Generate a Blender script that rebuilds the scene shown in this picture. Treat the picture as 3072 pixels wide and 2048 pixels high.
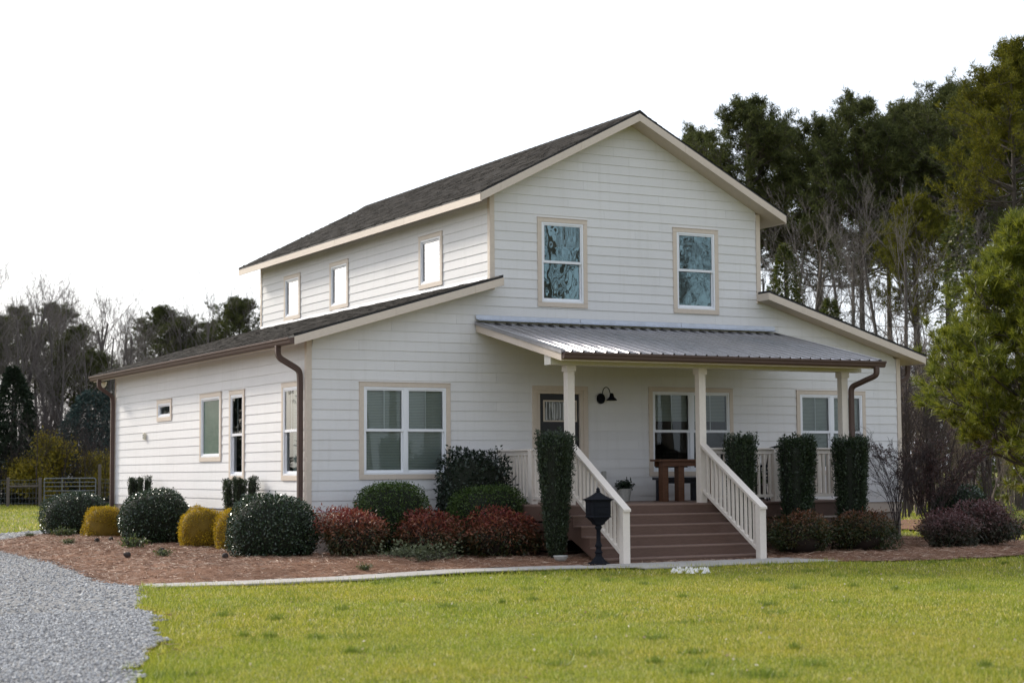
import bpy, math, random
import numpy as np
from mathutils import Vector, Matrix

# ------------------------------------------------------------------ scene, camera, light
for o in list(bpy.data.objects):
    bpy.data.objects.remove(o, do_unlink=True)
scene = bpy.context.scene
COL = scene.collection
rng = np.random.default_rng(7)
random.seed(7)
PI = math.pi
R = math.radians

F_PX = 5208.18
CAM = np.array([-11.1594, -28.4999, 0.6577])
YAW, PITCH, ROLL = 0.491116, 0.0748774, -0.00748991
fw = np.array([math.sin(YAW)*math.cos(PITCH), math.cos(YAW)*math.cos(PITCH), math.sin(PITCH)])
rt = np.array([math.cos(YAW), -math.sin(YAW), 0.0])
upv = np.cross(rt, fw)
r2 = math.cos(ROLL)*rt + math.sin(ROLL)*upv
u2 = -math.sin(ROLL)*rt + math.cos(ROLL)*upv
cam_data = bpy.data.cameras.new('camera')
cam = bpy.data.objects.new('camera', cam_data)
COL.objects.link(cam)
cam_data.sensor_fit = 'HORIZONTAL'
cam_data.sensor_width = 36.0
cam_data.lens = 36.0*F_PX/3072.0
cam_data.clip_start = 0.5
cam_data.clip_end = 3000.0
cam_data.dof.use_dof = True
cam_data.dof.focus_distance = 31.5
cam_data.dof.aperture_fstop = 2.2
cam.matrix_world = Matrix(((r2[0], u2[0], -fw[0], CAM[0]), (r2[1], u2[1], -fw[1], CAM[1]), (r2[2], u2[2], -fw[2], CAM[2]), (0, 0, 0, 1)))
scene.camera = cam

SUN_EL, SUN_AZ = R(28.0), R(-18.0)     # azimuth from +Y towards +X: the sun stands behind and left of the house
world = bpy.data.worlds.new('World')
scene.world = world
world.use_nodes = True
wn = world.node_tree.nodes
wl = world.node_tree.links
for n in list(wn):
    wn.remove(n)
w_out = wn.new('ShaderNodeOutputWorld')
w_bg = wn.new('ShaderNodeBackground')
w_sky = wn.new('ShaderNodeTexSky')
w_sky.sky_type = 'NISHITA'
w_sky.sun_disc = False
w_sky.sun_elevation = SUN_EL
w_sky.sun_rotation = SUN_AZ
w_sky.air_density = 1.0
w_sky.dust_density = 3.0
w_sky.ozone_density = 1.0
w_veil = wn.new('ShaderNodeMix')       # thin overcast: the clear sky seen through an even white cloud veil
w_veil.data_type = 'RGBA'
w_veil.inputs[0].default_value = 0.45
w_veil.inputs[7].default_value = (9.3, 10.0, 11.3, 1)
w_hs = wn.new('ShaderNodeHueSaturation')
w_hs.inputs['Saturation'].default_value = 0.6
wl.new(w_sky.outputs[0], w_hs.inputs['Color'])
wl.new(w_hs.outputs[0], w_veil.inputs[6])
wl.new(w_veil.outputs[2], w_bg.inputs[0])
w_bg.inputs[1].default_value = 0.1
wl.new(w_bg.outputs[0], w_out.inputs[0])

sun_data = bpy.data.lights.new('sun', 'SUN')
sun_data.energy = 2.35
sun_data.angle = R(9)
sun_data.color = (1.0, 0.93, 0.82)
sun = bpy.data.objects.new('sun', sun_data)
COL.objects.link(sun)
sdir = Vector((math.sin(SUN_AZ)*math.cos(SUN_EL), math.cos(SUN_AZ)*math.cos(SUN_EL), math.sin(SUN_EL)))
sun.rotation_euler = sdir.to_track_quat('Z', 'Y').to_euler()
sun.location = sdir*60

scene.render.engine = 'CYCLES'
scene.view_settings.view_transform = 'Standard'
scene.view_settings.look = 'None'
scene.view_settings.exposure = 0.8
scene.view_settings.gamma = 1.0
scene.view_settings.use_curve_mapping = False
scene.cycles.max_bounces = 8
scene.cycles.transparent_max_bounces = 12
scene.cycles.use_denoising = True
scene.cycles.caustics_reflective = False
scene.cycles.caustics_refractive = False


def ray_dir(u, v):
    return fw + r2*(u-1536)/F_PX - u2*(v-1024)/F_PX


def at_depth(u, v, D):
    """point seen at photo pixel (u, v), D metres away along the ground"""
    d = ray_dir(u, v)
    return CAM + d*(D/math.hypot(d[0], d[1]))

# ------------------------------------------------------------------ materials
MATS = {}


def new_mat(name):
    m = bpy.data.materials.new(name)
    m.use_nodes = True
    nt = m.node_tree
    b = nt.nodes['Principled BSDF']
    MATS[name] = m
    return m, nt, b


def N(nt, typ, **kw):
    n = nt.nodes.new(typ)
    for k, v in kw.items():
        setattr(n, k, v)
    return n


def ramp(nt, stops):
    r = N(nt, 'ShaderNodeValToRGB')
    el = r.color_ramp.elements
    while len(el) < len(stops):
        el.new(0.5)
    for e, (p, c) in zip(el, stops):
        e.position = p
        e.color = (*c, 1)
    return r


def noise(nt, scale, detail=4, rough=0.55, vec=None, dim=None):
    n = N(nt, 'ShaderNodeTexNoise')
    n.inputs['Scale'].default_value = scale
    n.inputs['Detail'].default_value = detail
    n.inputs['Roughness'].default_value = rough
    if vec is not None:
        nt.links.new(vec, n.inputs['Vector'])
    return n


def mixc(nt, fac, a, b, blend='MIX'):
    m = N(nt, 'ShaderNodeMix', data_type='RGBA', blend_type=blend)
    for sock, val in ((m.inputs[0], fac), (m.inputs[6], a), (m.inputs[7], b)):
        if isinstance(val, (int, float)):
            sock.default_value = val
        elif isinstance(val, tuple):
            sock.default_value = (*val, 1)
        else:
            nt.links.new(val, sock)
    return m.outputs[2]


def bump(nt, b, height, strength=0.3, dist=0.01):
    bp = N(nt, 'ShaderNodeBump')
    bp.inputs['Strength'].default_value = strength
    bp.inputs['Distance'].default_value = dist
    nt.links.new(height, bp.inputs['Height'])
    nt.links.new(bp.outputs[0], b.inputs['Normal'])
    return bp


def geo_pos(nt):
    return N(nt, 'ShaderNodeNewGeometry').outputs['Position']


def scaled(nt, vec, s):
    m = N(nt, 'ShaderNodeMapping')
    m.inputs['Scale'].default_value = s
    nt.links.new(vec, m.inputs['Vector'])
    return m.outputs[0]


def paint(name, col, rough=0.5, var=0.06, grain=(1, 1, 1), gscale=8, bstr=0.12, dirt=0.12, spec=0.35, metal=0.0):
    m, nt, b = new_mat(name)
    pos = geo_pos(nt)
    v = scaled(nt, pos, grain)
    n1 = noise(nt, gscale, 6, 0.6, v)
    n2 = noise(nt, 0.8, 5, 0.65, pos)
    lo = tuple(c*(1-var) for c in col)
    hi = tuple(min(1, c*(1+var)) for c in col)
    r1 = ramp(nt, [(0.3, lo), (0.7, hi)])
    nt.links.new(n1.outputs[0], r1.inputs[0])
    d = ramp(nt, [(0.42, (0, 0, 0)), (0.75, (1, 1, 1))])
    nt.links.new(n2.outputs[0], d.inputs[0])
    f = N(nt, 'ShaderNodeMath', operation='MULTIPLY')
    nt.links.new(d.outputs[0], f.inputs[0])
    f.inputs[1].default_value = dirt
    c = mixc(nt, f.outputs[0], r1.outputs[0], tuple(x*0.55 for x in col))
    oi = N(nt, 'ShaderNodeObjectInfo')
    rr = ramp(nt, [(0, (0.94, 0.94, 0.94)), (1, (1.0, 1.0, 1.0))])
    nt.links.new(oi.outputs['Random'], rr.inputs[0])
    c = mixc(nt, 1.0, c, rr.outputs[0], 'MULTIPLY')
    nt.links.new(c, b.inputs['Base Color'])
    b.inputs['Roughness'].default_value = rough
    b.inputs['Specular IOR Level'].default_value = spec
    b.inputs['Metallic'].default_value = metal
    if bstr:
        bump(nt, b, n1.outputs[0], bstr, 0.004)
    return m


M_SIDE = paint('siding_paint', (0.75, 0.735, 0.73), 0.6, 0.02, (1.2, 1.2, 18), 5, 0.18, 0.10, 0.25)
# rain streaks and splashed soil low on the boards
nt = M_SIDE.node_tree
b = nt.nodes['Principled BSDF']
src = b.inputs['Base Color'].links[0].from_socket
pos = geo_pos(nt)
ns = noise(nt, 2.2, 5, 0.7, scaled(nt, pos, (3.5, 3.5, 0.25)))
rs = ramp(nt, [(0.52, (0, 0, 0)), (0.8, (0.30, 0.30, 0.30))])
nt.links.new(ns.outputs[0], rs.inputs[0])
c = mixc(nt, rs.outputs[0], src, (0.52, 0.50, 0.46))
sp_ = N(nt, 'ShaderNodeSeparateXYZ')
nt.links.new(pos, sp_.inputs[0])
nz = noise(nt, 9, 4, 0.7, pos)
ad = N(nt, 'ShaderNodeMath', operation='MULTIPLY_ADD')
ad.inputs[1].default_value = 0.5
nt.links.new(nz.outputs[0], ad.inputs[0])
nt.links.new(sp_.outputs[2], ad.inputs[2])
mz = N(nt, 'ShaderNodeMapRange')
mz.inputs[1].default_value = 0.62
mz.inputs[2].default_value = 0.12
mz.inputs[3].default_value = 0.0
mz.inputs[4].default_value = 0.30
nt.links.new(ad.outputs[0], mz.inputs[0])
c = mixc(nt, mz.outputs[0], c, (0.46, 0.39, 0.31))
nt.links.new(c, b.inputs['Base Color'])
M_TRIM = paint('tan_trim_paint', (0.65, 0.555, 0.465), 0.5, 0.04, (2, 2, 2), 9, 0.1, 0.12)
M_CREAM = paint('cream_rail_paint', (0.76, 0.685, 0.61), 0.5, 0.04, (2, 2, 2), 9, 0.08, 0.14)
M_BEAM = paint('pale_beam_paint', (0.74, 0.70, 0.63), 0.5, 0.04, (2, 2, 2), 9, 0.08, 0.1)
M_VINYL = paint('white_vinyl', (0.82, 0.83, 0.86), 0.35, 0.015, (1, 1, 1), 5, 0.0, 0.06)
M_GUT = paint('brown_gutter_metal', (0.115, 0.076, 0.064), 0.55, 0.05, (1, 1, 1), 6, 0.03, 0.15, 0.22)
M_DECK = paint('brown_composite', (0.12, 0.070, 0.052), 0.6, 0.12, (1, 6, 6), 9, 0.2, 0.25)
M_DECKEDGE = paint('lit_brown_composite', (0.22, 0.145, 0.115), 0.55, 0.1, (1, 6, 6), 9, 0.2, 0.2)  # lighter copy of the deck brown: lit nosings put into the colour
M_PARGE = paint('beige_parging', (0.36, 0.31, 0.27), 0.85, 0.08, (1, 1, 1), 14, 0.4, 0.35)
M_UNDER = paint('underdeck_shade', (0.02, 0.02, 0.02), 0.7, 0.1)  # near-black for the painted shade under the deck
M_DRIP = paint('black_drip_edge', (0.022, 0.02, 0.02), 0.55, 0.1)
M_DOOR = paint('black_door_paint', (0.012, 0.011, 0.014), 0.3, 0.1, bstr=0.0)
M_BLACK = paint('black_iron', (0.009, 0.010, 0.014), 0.6, 0.2, (1, 1, 1), 30, 0.15, 0.1, 0.1)
M_CEIL = paint('porch_ceiling_stain', (0.40, 0.30, 0.16), 0.6, 0.1, (1, 8, 1), 6, 0.1, 0.1)
M_WALNUT = paint('brown_table_wood', (0.12, 0.052, 0.026), 0.5, 0.25, (1, 1, 8), 7, 0.2, 0.2)
M_BENCH = paint('grey_bench_paint', (0.03, 0.031, 0.04), 0.5, 0.15)
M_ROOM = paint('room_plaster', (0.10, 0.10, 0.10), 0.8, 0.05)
M_FIELD = paint('fence_timber', (0.12, 0.10, 0.085), 0.85, 0.25, (1, 1, 0.2), 12, 0.4, 0.3)
M_GALV = paint('galvanised_tube', (0.18, 0.19, 0.20), 0.4, 0.1, metal=0.6)
M_LAMPW = paint('white_lamp', (0.7, 0.66, 0.52), 0.4, 0.05)
M_POT = paint('pale_stone_pot', (0.42, 0.41, 0.38), 0.85, 0.15, (1, 1, 1), 25, 0.4, 0.3)
M_CLAYPOT = paint('dark_planter', (0.05, 0.035, 0.03), 0.7, 0.15)
M_CONC = paint('concrete', (0.40, 0.375, 0.345), 0.85, 0.14, (1, 1, 1), 6, 0.3, 0.35)
M_ROADC = paint('pale_drive', (0.62, 0.62, 0.63), 0.8, 0.08, (1, 1, 1), 2, 0.2, 0.1)
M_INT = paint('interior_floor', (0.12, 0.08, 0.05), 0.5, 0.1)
M_STONEW = paint('white_stone', (0.72, 0.70, 0.66), 0.8, 0.15, (1, 1, 1), 20, 0.4, 0.3)
M_CONE = paint('dark_cone', (0.035, 0.026, 0.022), 0.8, 0.3, (1, 1, 1), 40, 0.5, 0.2)


def metal(name, col, rough, var=0.1, stretch=(1, 1, 1)):
    m, nt, b = new_mat(name)
    n = noise(nt, 5, 6, 0.6, scaled(nt, geo_pos(nt), stretch))
    r = ramp(nt, [(0.3, tuple(c*(1-var) for c in col)), (0.7, tuple(min(1, c*(1+var)) for c in col))])
    nt.links.new(n.outputs[0], r.inputs[0])
    nt.links.new(r.outputs[0], b.inputs['Base Color'])
    b.inputs['Metallic'].default_value = 1.0
    rr = N(nt, 'ShaderNodeMapRange')
    rr.inputs[3].default_value = rough*0.8
    rr.inputs[4].default_value = rough*1.25
    nt.links.new(n.outputs[0], rr.inputs[0])
    nt.links.new(rr.outputs[0], b.inputs['Roughness'])
    return m


M_TIN = metal('galvalume_roof', (0.44, 0.43, 0.45), 0.40, 0.12, (6, 0.6, 0.6))
M_FLASH = metal('bright_flashing', (0.72, 0.74, 0.79), 0.4, 0.06)
M_FLASH2 = metal('dull_flashing', (0.50, 0.53, 0.60), 0.5, 0.10)


def glass(name, ior, tint, rough, swirl, scale, gcol=(0.92, 0.97, 0.98, 1)):
    m = bpy.data.materials.new(name)
    m.use_nodes = True
    nt = m.node_tree
    nt.nodes.remove(nt.nodes['Principled BSDF'])
    out = nt.nodes['Material Output']
    gl = N(nt, 'ShaderNodeBsdfGlossy')
    gl.inputs['Roughness'].default_value = rough
    gl.inputs['Color'].default_value = gcol
    tr = N(nt, 'ShaderNodeBsdfTransparent')
    tr.inputs[0].default_value = (*tint, 1)
    fr = N(nt, 'ShaderNodeFresnel')
    fr.inputs[0].default_value = ior
    mx = N(nt, 'ShaderNodeMixShader')
    nt.links.new(fr.outputs[0], mx.inputs[0])
    nt.links.new(tr.outputs[0], mx.inputs[1])
    nt.links.new(gl.outputs[0], mx.inputs[2])
    nt.links.new(mx.outputs[0], out.inputs[0])
    n = noise(nt, scale, 1.5, 0.5, geo_pos(nt))
    bp = N(nt, 'ShaderNodeBump')
    bp.inputs['Strength'].default_value = swirl
    bp.inputs['Distance'].default_value = 0.02
    nt.links.new(n.outputs[0], bp.inputs['Height'])
    nt.links.new(bp.outputs[0], gl.inputs['Normal'])
    MATS[name] = m
    return m


M_GLASS = glass('window_glass', 1.55, (0.78, 0.84, 0.82), 0.0, 0.012, 1.5)
M_GLASSW = glass('wavy_window_glass', 2.8, (0.5, 0.55, 0.55), 0.0, 0.12, 3.0, (0.55, 0.80, 0.86, 1))
M_GLASSB = glass('bright_window_glass', 4.2, (0.6, 0.62, 0.62), 0.0, 0.008, 1.2, (0.94, 0.96, 1.0, 1))

# frosted bathroom pane
m, nt, b = new_mat('frosted_glass')
n = noise(nt, 3, 4, 0.6, geo_pos(nt))
r = ramp(nt, [(0.3, (0.055, 0.105, 0.08)), (0.7, (0.085, 0.145, 0.11))])
nt.links.new(n.outputs[0], r.inputs[0])
nt.links.new(r.outputs[0], b.inputs['Base Color'])
b.inputs['Roughness'].default_value = 0.22
M_FROST = m

# window blinds: fine horizontal slats
m, nt, b = new_mat('blind_slats')
sep = N(nt, 'ShaderNodeSeparateXYZ')
nt.links.new(geo_pos(nt), sep.inputs[0])
mu = N(nt, 'ShaderNodeMath', operation='MULTIPLY')
mu.inputs[1].default_value = 2*PI/0.028
nt.links.new(sep.outputs[2], mu.inputs[0])
si = N(nt, 'ShaderNodeMath', operation='SINE')
nt.links.new(mu.outputs[0], si.inputs[0])
r = ramp(nt, [(0.0, (0.30, 0.33, 0.31)), (0.65, (0.52, 0.54, 0.52))])
mr = N(nt, 'ShaderNodeMapRange')
mr.inputs[1].default_value = -1
nt.links.new(si.outputs[0], mr.inputs[0])
nt.links.new(mr.outputs[0], r.inputs[0])
nt.links.new(r.outputs[0], b.inputs['Base Color'])
b.inputs['Roughness'].default_value = 0.6
bump(nt, b, si.outputs[0], 0.5, 0.006)
M_BLIND = m

# leaded door lite
m, nt, b = new_mat('door_lite_glass')
pos = scaled(nt, geo_pos(nt), (26, 26, 3.2))
vo = N(nt, 'ShaderNodeTexVoronoi')
vo.inputs['Scale'].default_value = 1.0
nt.links.new(pos, vo.inputs['Vector'])
r = ramp(nt, [(0.0, (0.02, 0.022, 0.018)), (0.45, (0.10, 0.105, 0.095)), (0.62, (0.35, 0.36, 0.34)), (1, (0.06, 0.06, 0.055))])
nt.links.new(vo.outputs['Color'], r.inputs[0])
nt.links.new(r.outputs[0], b.inputs['Base Color'])
b.inputs['Roughness'].default_value = 0.15
M_LITE = m

# asphalt shingles
m, nt, b = new_mat('asphalt_shingle')
g = N(nt, 'ShaderNodeNewGeometry')
r = ramp(nt, [(0.0, (0.014, 0.013, 0.0125)), (0.35, (0.027, 0.025, 0.0235)), (0.7, (0.045, 0.041, 0.038)), (1.0, (0.068, 0.059, 0.054))])
n1 = noise(nt, 90, 3, 0.7, g.outputs['Position'])
n2 = noise(nt, 0.7, 4, 0.6, g.outputs['Position'])
a1 = N(nt, 'ShaderNodeMath', operation='MULTIPLY_ADD')
a1.inputs[1].default_value = 0.5
nt.links.new(g.outputs['Random Per Island'], a1.inputs[0])
hm = N(nt, 'ShaderNodeMath', operation='MULTIPLY')
hm.inputs[1].default_value = 0.55
nt.links.new(n1.outputs[0], hm.inputs[0])
nt.links.new(hm.outputs[0], a1.inputs[2])
nt.links.new(a1.outputs[0], r.inputs[0])
r2_ = ramp(nt, [(0.35, (0.8, 0.8, 0.8)), (0.65, (1.1, 1.08, 1.05))])
nt.links.new(n2.outputs[0], r2_.inputs[0])
nt.links.new(mixc(nt, 1.0, r.outputs[0], r2_.outputs[0], 'MULTIPLY'), b.inputs['Base Color'])
b.inputs['Roughness'].default_value = 0.95
b.inputs['Specular IOR Level'].default_value = 0.1
bump(nt, b, n1.outputs[0], 0.6, 0.004)
M_SHING = m


def leaf_mat(name, stops, rough=0.45, trans=0.25, spec=0.5, zstops=None, zrange=None, patch=1.2, patchmix=0.35):
    """foliage: colour varies per leaf, with soft patches; zstops gives new growth of another colour at the top"""
    m = bpy.data.materials.new(name)
    m.use_nodes = True
    nt = m.node_tree
    b = nt.nodes['Principled BSDF']
    out = nt.nodes['Material Output']
    g = N(nt, 'ShaderNodeNewGeometry')
    n = noise(nt, patch, 3, 0.6, g.outputs['Position'])
    mm = N(nt, 'ShaderNodeMix', data_type='FLOAT')
    mm.inputs[0].default_value = patchmix
    nt.links.new(g.outputs['Random Per Island'], mm.inputs[2])
    nt.links.new(n.outputs[0], mm.inputs[3])
    r = ramp(nt, stops)
    nt.links.new(mm.outputs[0], r.inputs[0])
    c = r.outputs[0]
    if zstops:
        tc = N(nt, 'ShaderNodeTexCoord')
        sp = N(nt, 'ShaderNodeSeparateXYZ')
        nt.links.new(tc.outputs['Object'], sp.inputs[0])
        n3 = noise(nt, 5.0, 3, 0.6, tc.outputs['Object'])
        ad = N(nt, 'ShaderNodeMath', operation='MULTIPLY_ADD')
        ad.inputs[1].default_value = 0.9
        nt.links.new(n3.outputs[0], ad.inputs[0])
        nt.links.new(sp.outputs[2], ad.inputs[2])
        ad2 = N(nt, 'ShaderNodeMath', operation='MULTIPLY_ADD')
        ad2.inputs[1].default_value = 0.35
        nt.links.new(g.outputs['Random Per Island'], ad2.inputs[0])
        nt.links.new(ad.outputs[0], ad2.inputs[2])
        mr = N(nt, 'ShaderNodeMapRange')
        mr.inputs[1].default_value = zrange[0]
        mr.inputs[2].default_value = zrange[1]
        nt.links.new(ad2.outputs[0], mr.inputs[0])
        rz = ramp(nt, zstops)
        nt.links.new(g.outputs['Random Per Island'], rz.inputs[0])
        c = mixc(nt, mr.outputs[0], c, rz.outputs[0])
    nt.links.new(c, b.inputs['Base Color'])
    b.inputs['Roughness'].default_value = rough
    b.inputs['Specular IOR Level'].default_value = spec
    tl = N(nt, 'ShaderNodeBsdfTranslucent')
    nt.links.new(c, tl.inputs[0])
    mx = N(nt, 'ShaderNodeMixShader')
    mx.inputs[0].default_value = trans
    nt.links.new(b.outputs[0], mx.inputs[1])
    nt.links.new(tl.outputs[0], mx.inputs[2])
    nt.links.new(mx.outputs[0], out.inputs[0])
    MATS[name] = m
    return m


M_HOLLY = leaf_mat('holly_leaf', [(0.1, (0.014, 0.028, 0.013)), (0.5, (0.03, 0.055, 0.025)), (0.9, (0.055, 0.09, 0.038))], 0.24, 0.12, 0.7)
M_GOLD = leaf_mat('golden_leaf', [(0.1, (0.10, 0.085, 0.010)), (0.45, (0.36, 0.25, 0.012)), (0.9, (0.68, 0.44, 0.025))], 0.6, 0.35, 0.3, patch=4.0, patchmix=0.5)
M_HEDGE = leaf_mat('hedge_leaf', [(0.1, (0.022, 0.045, 0.010)), (0.5, (0.055, 0.095, 0.02)), (0.9, (0.10, 0.15, 0.03))], 0.45, 0.2, 0.4)
M_PENCIL = leaf_mat('pencil_holly_leaf', [(0.1, (0.014, 0.024, 0.012)), (0.5, (0.028, 0.046, 0.021)), (0.9, (0.055, 0.08, 0.034))], 0.4, 0.15, 0.5)
M_LOOSE = leaf_mat('loose_shrub_leaf', [(0.1, (0.008, 0.015, 0.009)), (0.6, (0.018, 0.032, 0.018)), (1, (0.04, 0.055, 0.03))], 0.35, 0.12, 0.5)
RED = [(0.0, (0.10, 0.012, 0.012)), (0.35, (0.20, 0.028, 0.028)), (0.7, (0.26, 0.07, 0.04)), (1.0, (0.30, 0.13, 0.06))]
M_NAND = leaf_mat('nandina_leaf', [(0.1, (0.018, 0.028, 0.010)), (0.5, (0.05, 0.06, 0.016)), (0.75, (0.10, 0.05, 0.02)), (1, (0.13, 0.04, 0.025))], 0.4, 0.25, 0.45, RED, (0.90, 1.30))
M_NAND2 = leaf_mat('nandina_green_leaf', [(0.1, (0.015, 0.026, 0.010)), (0.55, (0.045, 0.065, 0.016)), (0.8, (0.09, 0.06, 0.02)), (1, (0.11, 0.035, 0.022))], 0.4, 0.25, 0.45, RED, (1.15, 1.75))
DUSK = [(0.0, (0.07, 0.018, 0.02)), (0.5, (0.14, 0.055, 0.055)), (1.0, (0.22, 0.13, 0.12))]
M_NAND3 = leaf_mat('nandina_dusky_leaf', [(0.1, (0.015, 0.024, 0.011)), (0.6, (0.035, 0.045, 0.018)), (1, (0.08, 0.035, 0.03))], 0.35, 0.2, 0.5, DUSK, (0.85, 1.35))
M_VARIEG = leaf_mat('variegated_leaf', [(0.2, (0.06, 0.075, 0.03)), (0.6, (0.12, 0.14, 0.07)), (1, (0.25, 0.26, 0.17))], 0.5, 0.2, 0.4)
M_WEED = leaf_mat('weed_leaf', [(0.2, (0.03, 0.06, 0.012)), (0.6, (0.08, 0.12, 0.03)), (1, (0.2, 0.16, 0.04))], 0.5, 0.3, 0.4)
M_PINE = leaf_mat('pine_needle', [(0.1, (0.034, 0.042, 0.016)), (0.5, (0.070, 0.082, 0.028)), (0.9, (0.14, 0.148, 0.045))], 0.8, 0.25, 0.1, patch=0.35, patchmix=0.5)
M_PINEY = leaf_mat('sunlit_pine_needle', [(0.1, (0.05, 0.056, 0.009)), (0.5, (0.11, 0.112, 0.014)), (0.9, (0.20, 0.18, 0.02))], 0.8, 0.3, 0.1, patch=0.4, patchmix=0.45)  # lighter, yellower pine needles: sunlight put into the colour
M_YPINE = leaf_mat('young_pine_needle', [(0.15, (0.05, 0.072, 0.010)), (0.5, (0.15, 0.175, 0.018)), (0.85, (0.34, 0.33, 0.035))], 0.45, 0.35, 0.4, patch=0.9, patchmix=0.5)
M_CEDAR = leaf_mat('cedar_needle', [(0.1, (0.012, 0.020, 0.012)), (0.5, (0.022, 0.036, 0.018)), (0.9, (0.04, 0.058, 0.028))], 0.55, 0.2, 0.3, patch=0.5)
M_BLUEC = leaf_mat('blue_cedar_needle', [(0.1, (0.018, 0.032, 0.030)), (0.5, (0.036, 0.062, 0.056)), (0.9, (0.065, 0.10, 0.09))], 0.55, 0.2, 0.3, patch=0.5)
M_YSHRUB = leaf_mat('yellow_shrub_leaf', [(0.1, (0.09, 0.085, 0.016)), (0.5, (0.24, 0.20, 0.024)), (0.9, (0.50, 0.36, 0.022))], 0.55, 0.3, 0.3, patch=0.8, patchmix=0.5)
M_EVER = leaf_mat('young_evergreen_leaf', [(0.1, (0.035, 0.05, 0.012)), (0.5, (0.075, 0.095, 0.02)), (0.9, (0.14, 0.14, 0.03))], 0.5, 0.3, 0.35, patch=0.6)
M_CLUMP = leaf_mat('coarse_grass', [(0.1, (0.09, 0.13, 0.02)), (0.5, (0.17, 0.23, 0.028)), (0.9, (0.26, 0.32, 0.04))], 0.5, 0.3, 0.3)
M_FLECK = leaf_mat('dry_leaf', [(0.1, (0.25, 0.16, 0.08)), (0.5, (0.5, 0.42, 0.28)), (0.9, (0.8, 0.76, 0.66))], 0.7, 0.2, 0.2)
M_FLOWER = leaf_mat('white_petal', [(0.2, (0.6, 0.6, 0.6)), (0.8, (0.8, 0.8, 0.78))], 0.6, 0.3, 0.2)


def bark(name, a, b_, scale=3):
    m, nt, b = new_mat(name)
    n = noise(nt, scale, 6, 0.7, scaled(nt, geo_pos(nt), (3, 3, 0.6)))
    r = ramp(nt, [(0.3, a), (0.7, b_)])
    nt.links.new(n.outputs[0], r.inputs[0])
    nt.links.new(r.outputs[0], b.inputs['Base Color'])
    b.inputs['Roughness'].default_value = 0.9
    bump(nt, b, n.outputs[0], 0.8, 0.03)
    return m


M_BARKP = bark('pine_bark', (0.035, 0.028, 0.024), (0.10, 0.08, 0.068))
M_BARKG = bark('grey_bark', (0.05, 0.043, 0.039), (0.13, 0.112, 0.10))
M_TWIG = bark('pale_twig', (0.08, 0.068, 0.062), (0.19, 0.165, 0.15), 5)
M_BARKD = bark('dark_twig', (0.03, 0.022, 0.022), (0.075, 0.055, 0.052), 8)
M_BARKT = bark('tan_twig', (0.10, 0.075, 0.06), (0.24, 0.19, 0.15), 8)


def ground_mat(name, stops, scale, scale2, stops2, rough=0.95, bstr=0.5, bdist=0.03):
    m, nt, b = new_mat(name)
    pos = geo_pos(nt)
    n1 = noise(nt, scale, 8, 0.65, pos)
    n2 = noise(nt, scale2, 5, 0.6, pos)
    r1 = ramp(nt, stops)
    rr = ramp(nt, stops2)
    nt.links.new(n1.outputs[0], r1.inputs[0])
    nt.links.new(n2.outputs[0], rr.inputs[0])
    nt.links.new(mixc(nt, 1.0, r1.outputs[0], rr.outputs[0], 'MULTIPLY'), b.inputs['Base Color'])
    b.inputs['Roughness'].default_value = rough
    b.inputs['Specular IOR Level'].default_value = 0.15
    bump(nt, b, n1.outputs[0], bstr, bdist)
    return m


M_LAWN = ground_mat('lawn_soil', [(0.3, (0.09, 0.085, 0.022)), (0.5, (0.16, 0.155, 0.03)), (0.7, (0.26, 0.235, 0.06))], 22, 0.35, [(0.35, (0.86, 0.92, 0.85)), (0.65, (1.06, 1.0, 1.0))])
M_STRAW = ground_mat('pine_straw_bed', [(0.3, (0.10, 0.05, 0.03)), (0.55, (0.22, 0.12, 0.075)), (0.75, (0.34, 0.22, 0.15))], 40, 0.8, [(0.35, (0.75, 0.72, 0.7)), (0.65, (1.15, 1.1, 1.05))])
M_GRAVEL = ground_mat('gravel_fines', [(0.3, (0.12, 0.115, 0.11)), (0.55, (0.27, 0.265, 0.26)), (0.75, (0.42, 0.415, 0.41))], 55, 0.6, [(0.35, (0.85, 0.84, 0.82)), (0.65, (1.1, 1.1, 1.1))])
M_LITTER = ground_mat('forest_litter', [(0.3, (0.03, 0.02, 0.014)), (0.55, (0.07, 0.045, 0.03)), (0.75, (0.12, 0.085, 0.06))], 9, 0.4, [(0.35, (0.7, 0.7, 0.7)), (0.65, (1.1, 1.1, 1.1))])

m, nt, b = new_mat('gravel_stone')
g = N(nt, 'ShaderNodeNewGeometry')
r = ramp(nt, [(0.0, (0.13, 0.13, 0.135)), (0.4, (0.27, 0.27, 0.275)), (0.75, (0.42, 0.42, 0.425)), (1.0, (0.60, 0.59, 0.57))])
nt.links.new(g.outputs['Random Per Island'], r.inputs[0])
nt.links.new(r.outputs[0], b.inputs['Base Color'])
b.inputs['Roughness'].default_value = 0.8
M_STONE = m

m, nt, b = new_mat('straw_needle')
g = N(nt, 'ShaderNodeNewGeometry')
r = ramp(nt, [(0.0, (0.12, 0.055, 0.03)), (0.5, (0.29, 0.165, 0.10)), (0.85, (0.46, 0.31, 0.22)), (1.0, (0.62, 0.50, 0.38))])
nt.links.new(g.outputs['Random Per Island'], r.inputs[0])
nt.links.new(r.outputs[0], b.inputs['Base Color'])
b.inputs['Roughness'].default_value = 0.6
M_NEEDLE = m

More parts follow.
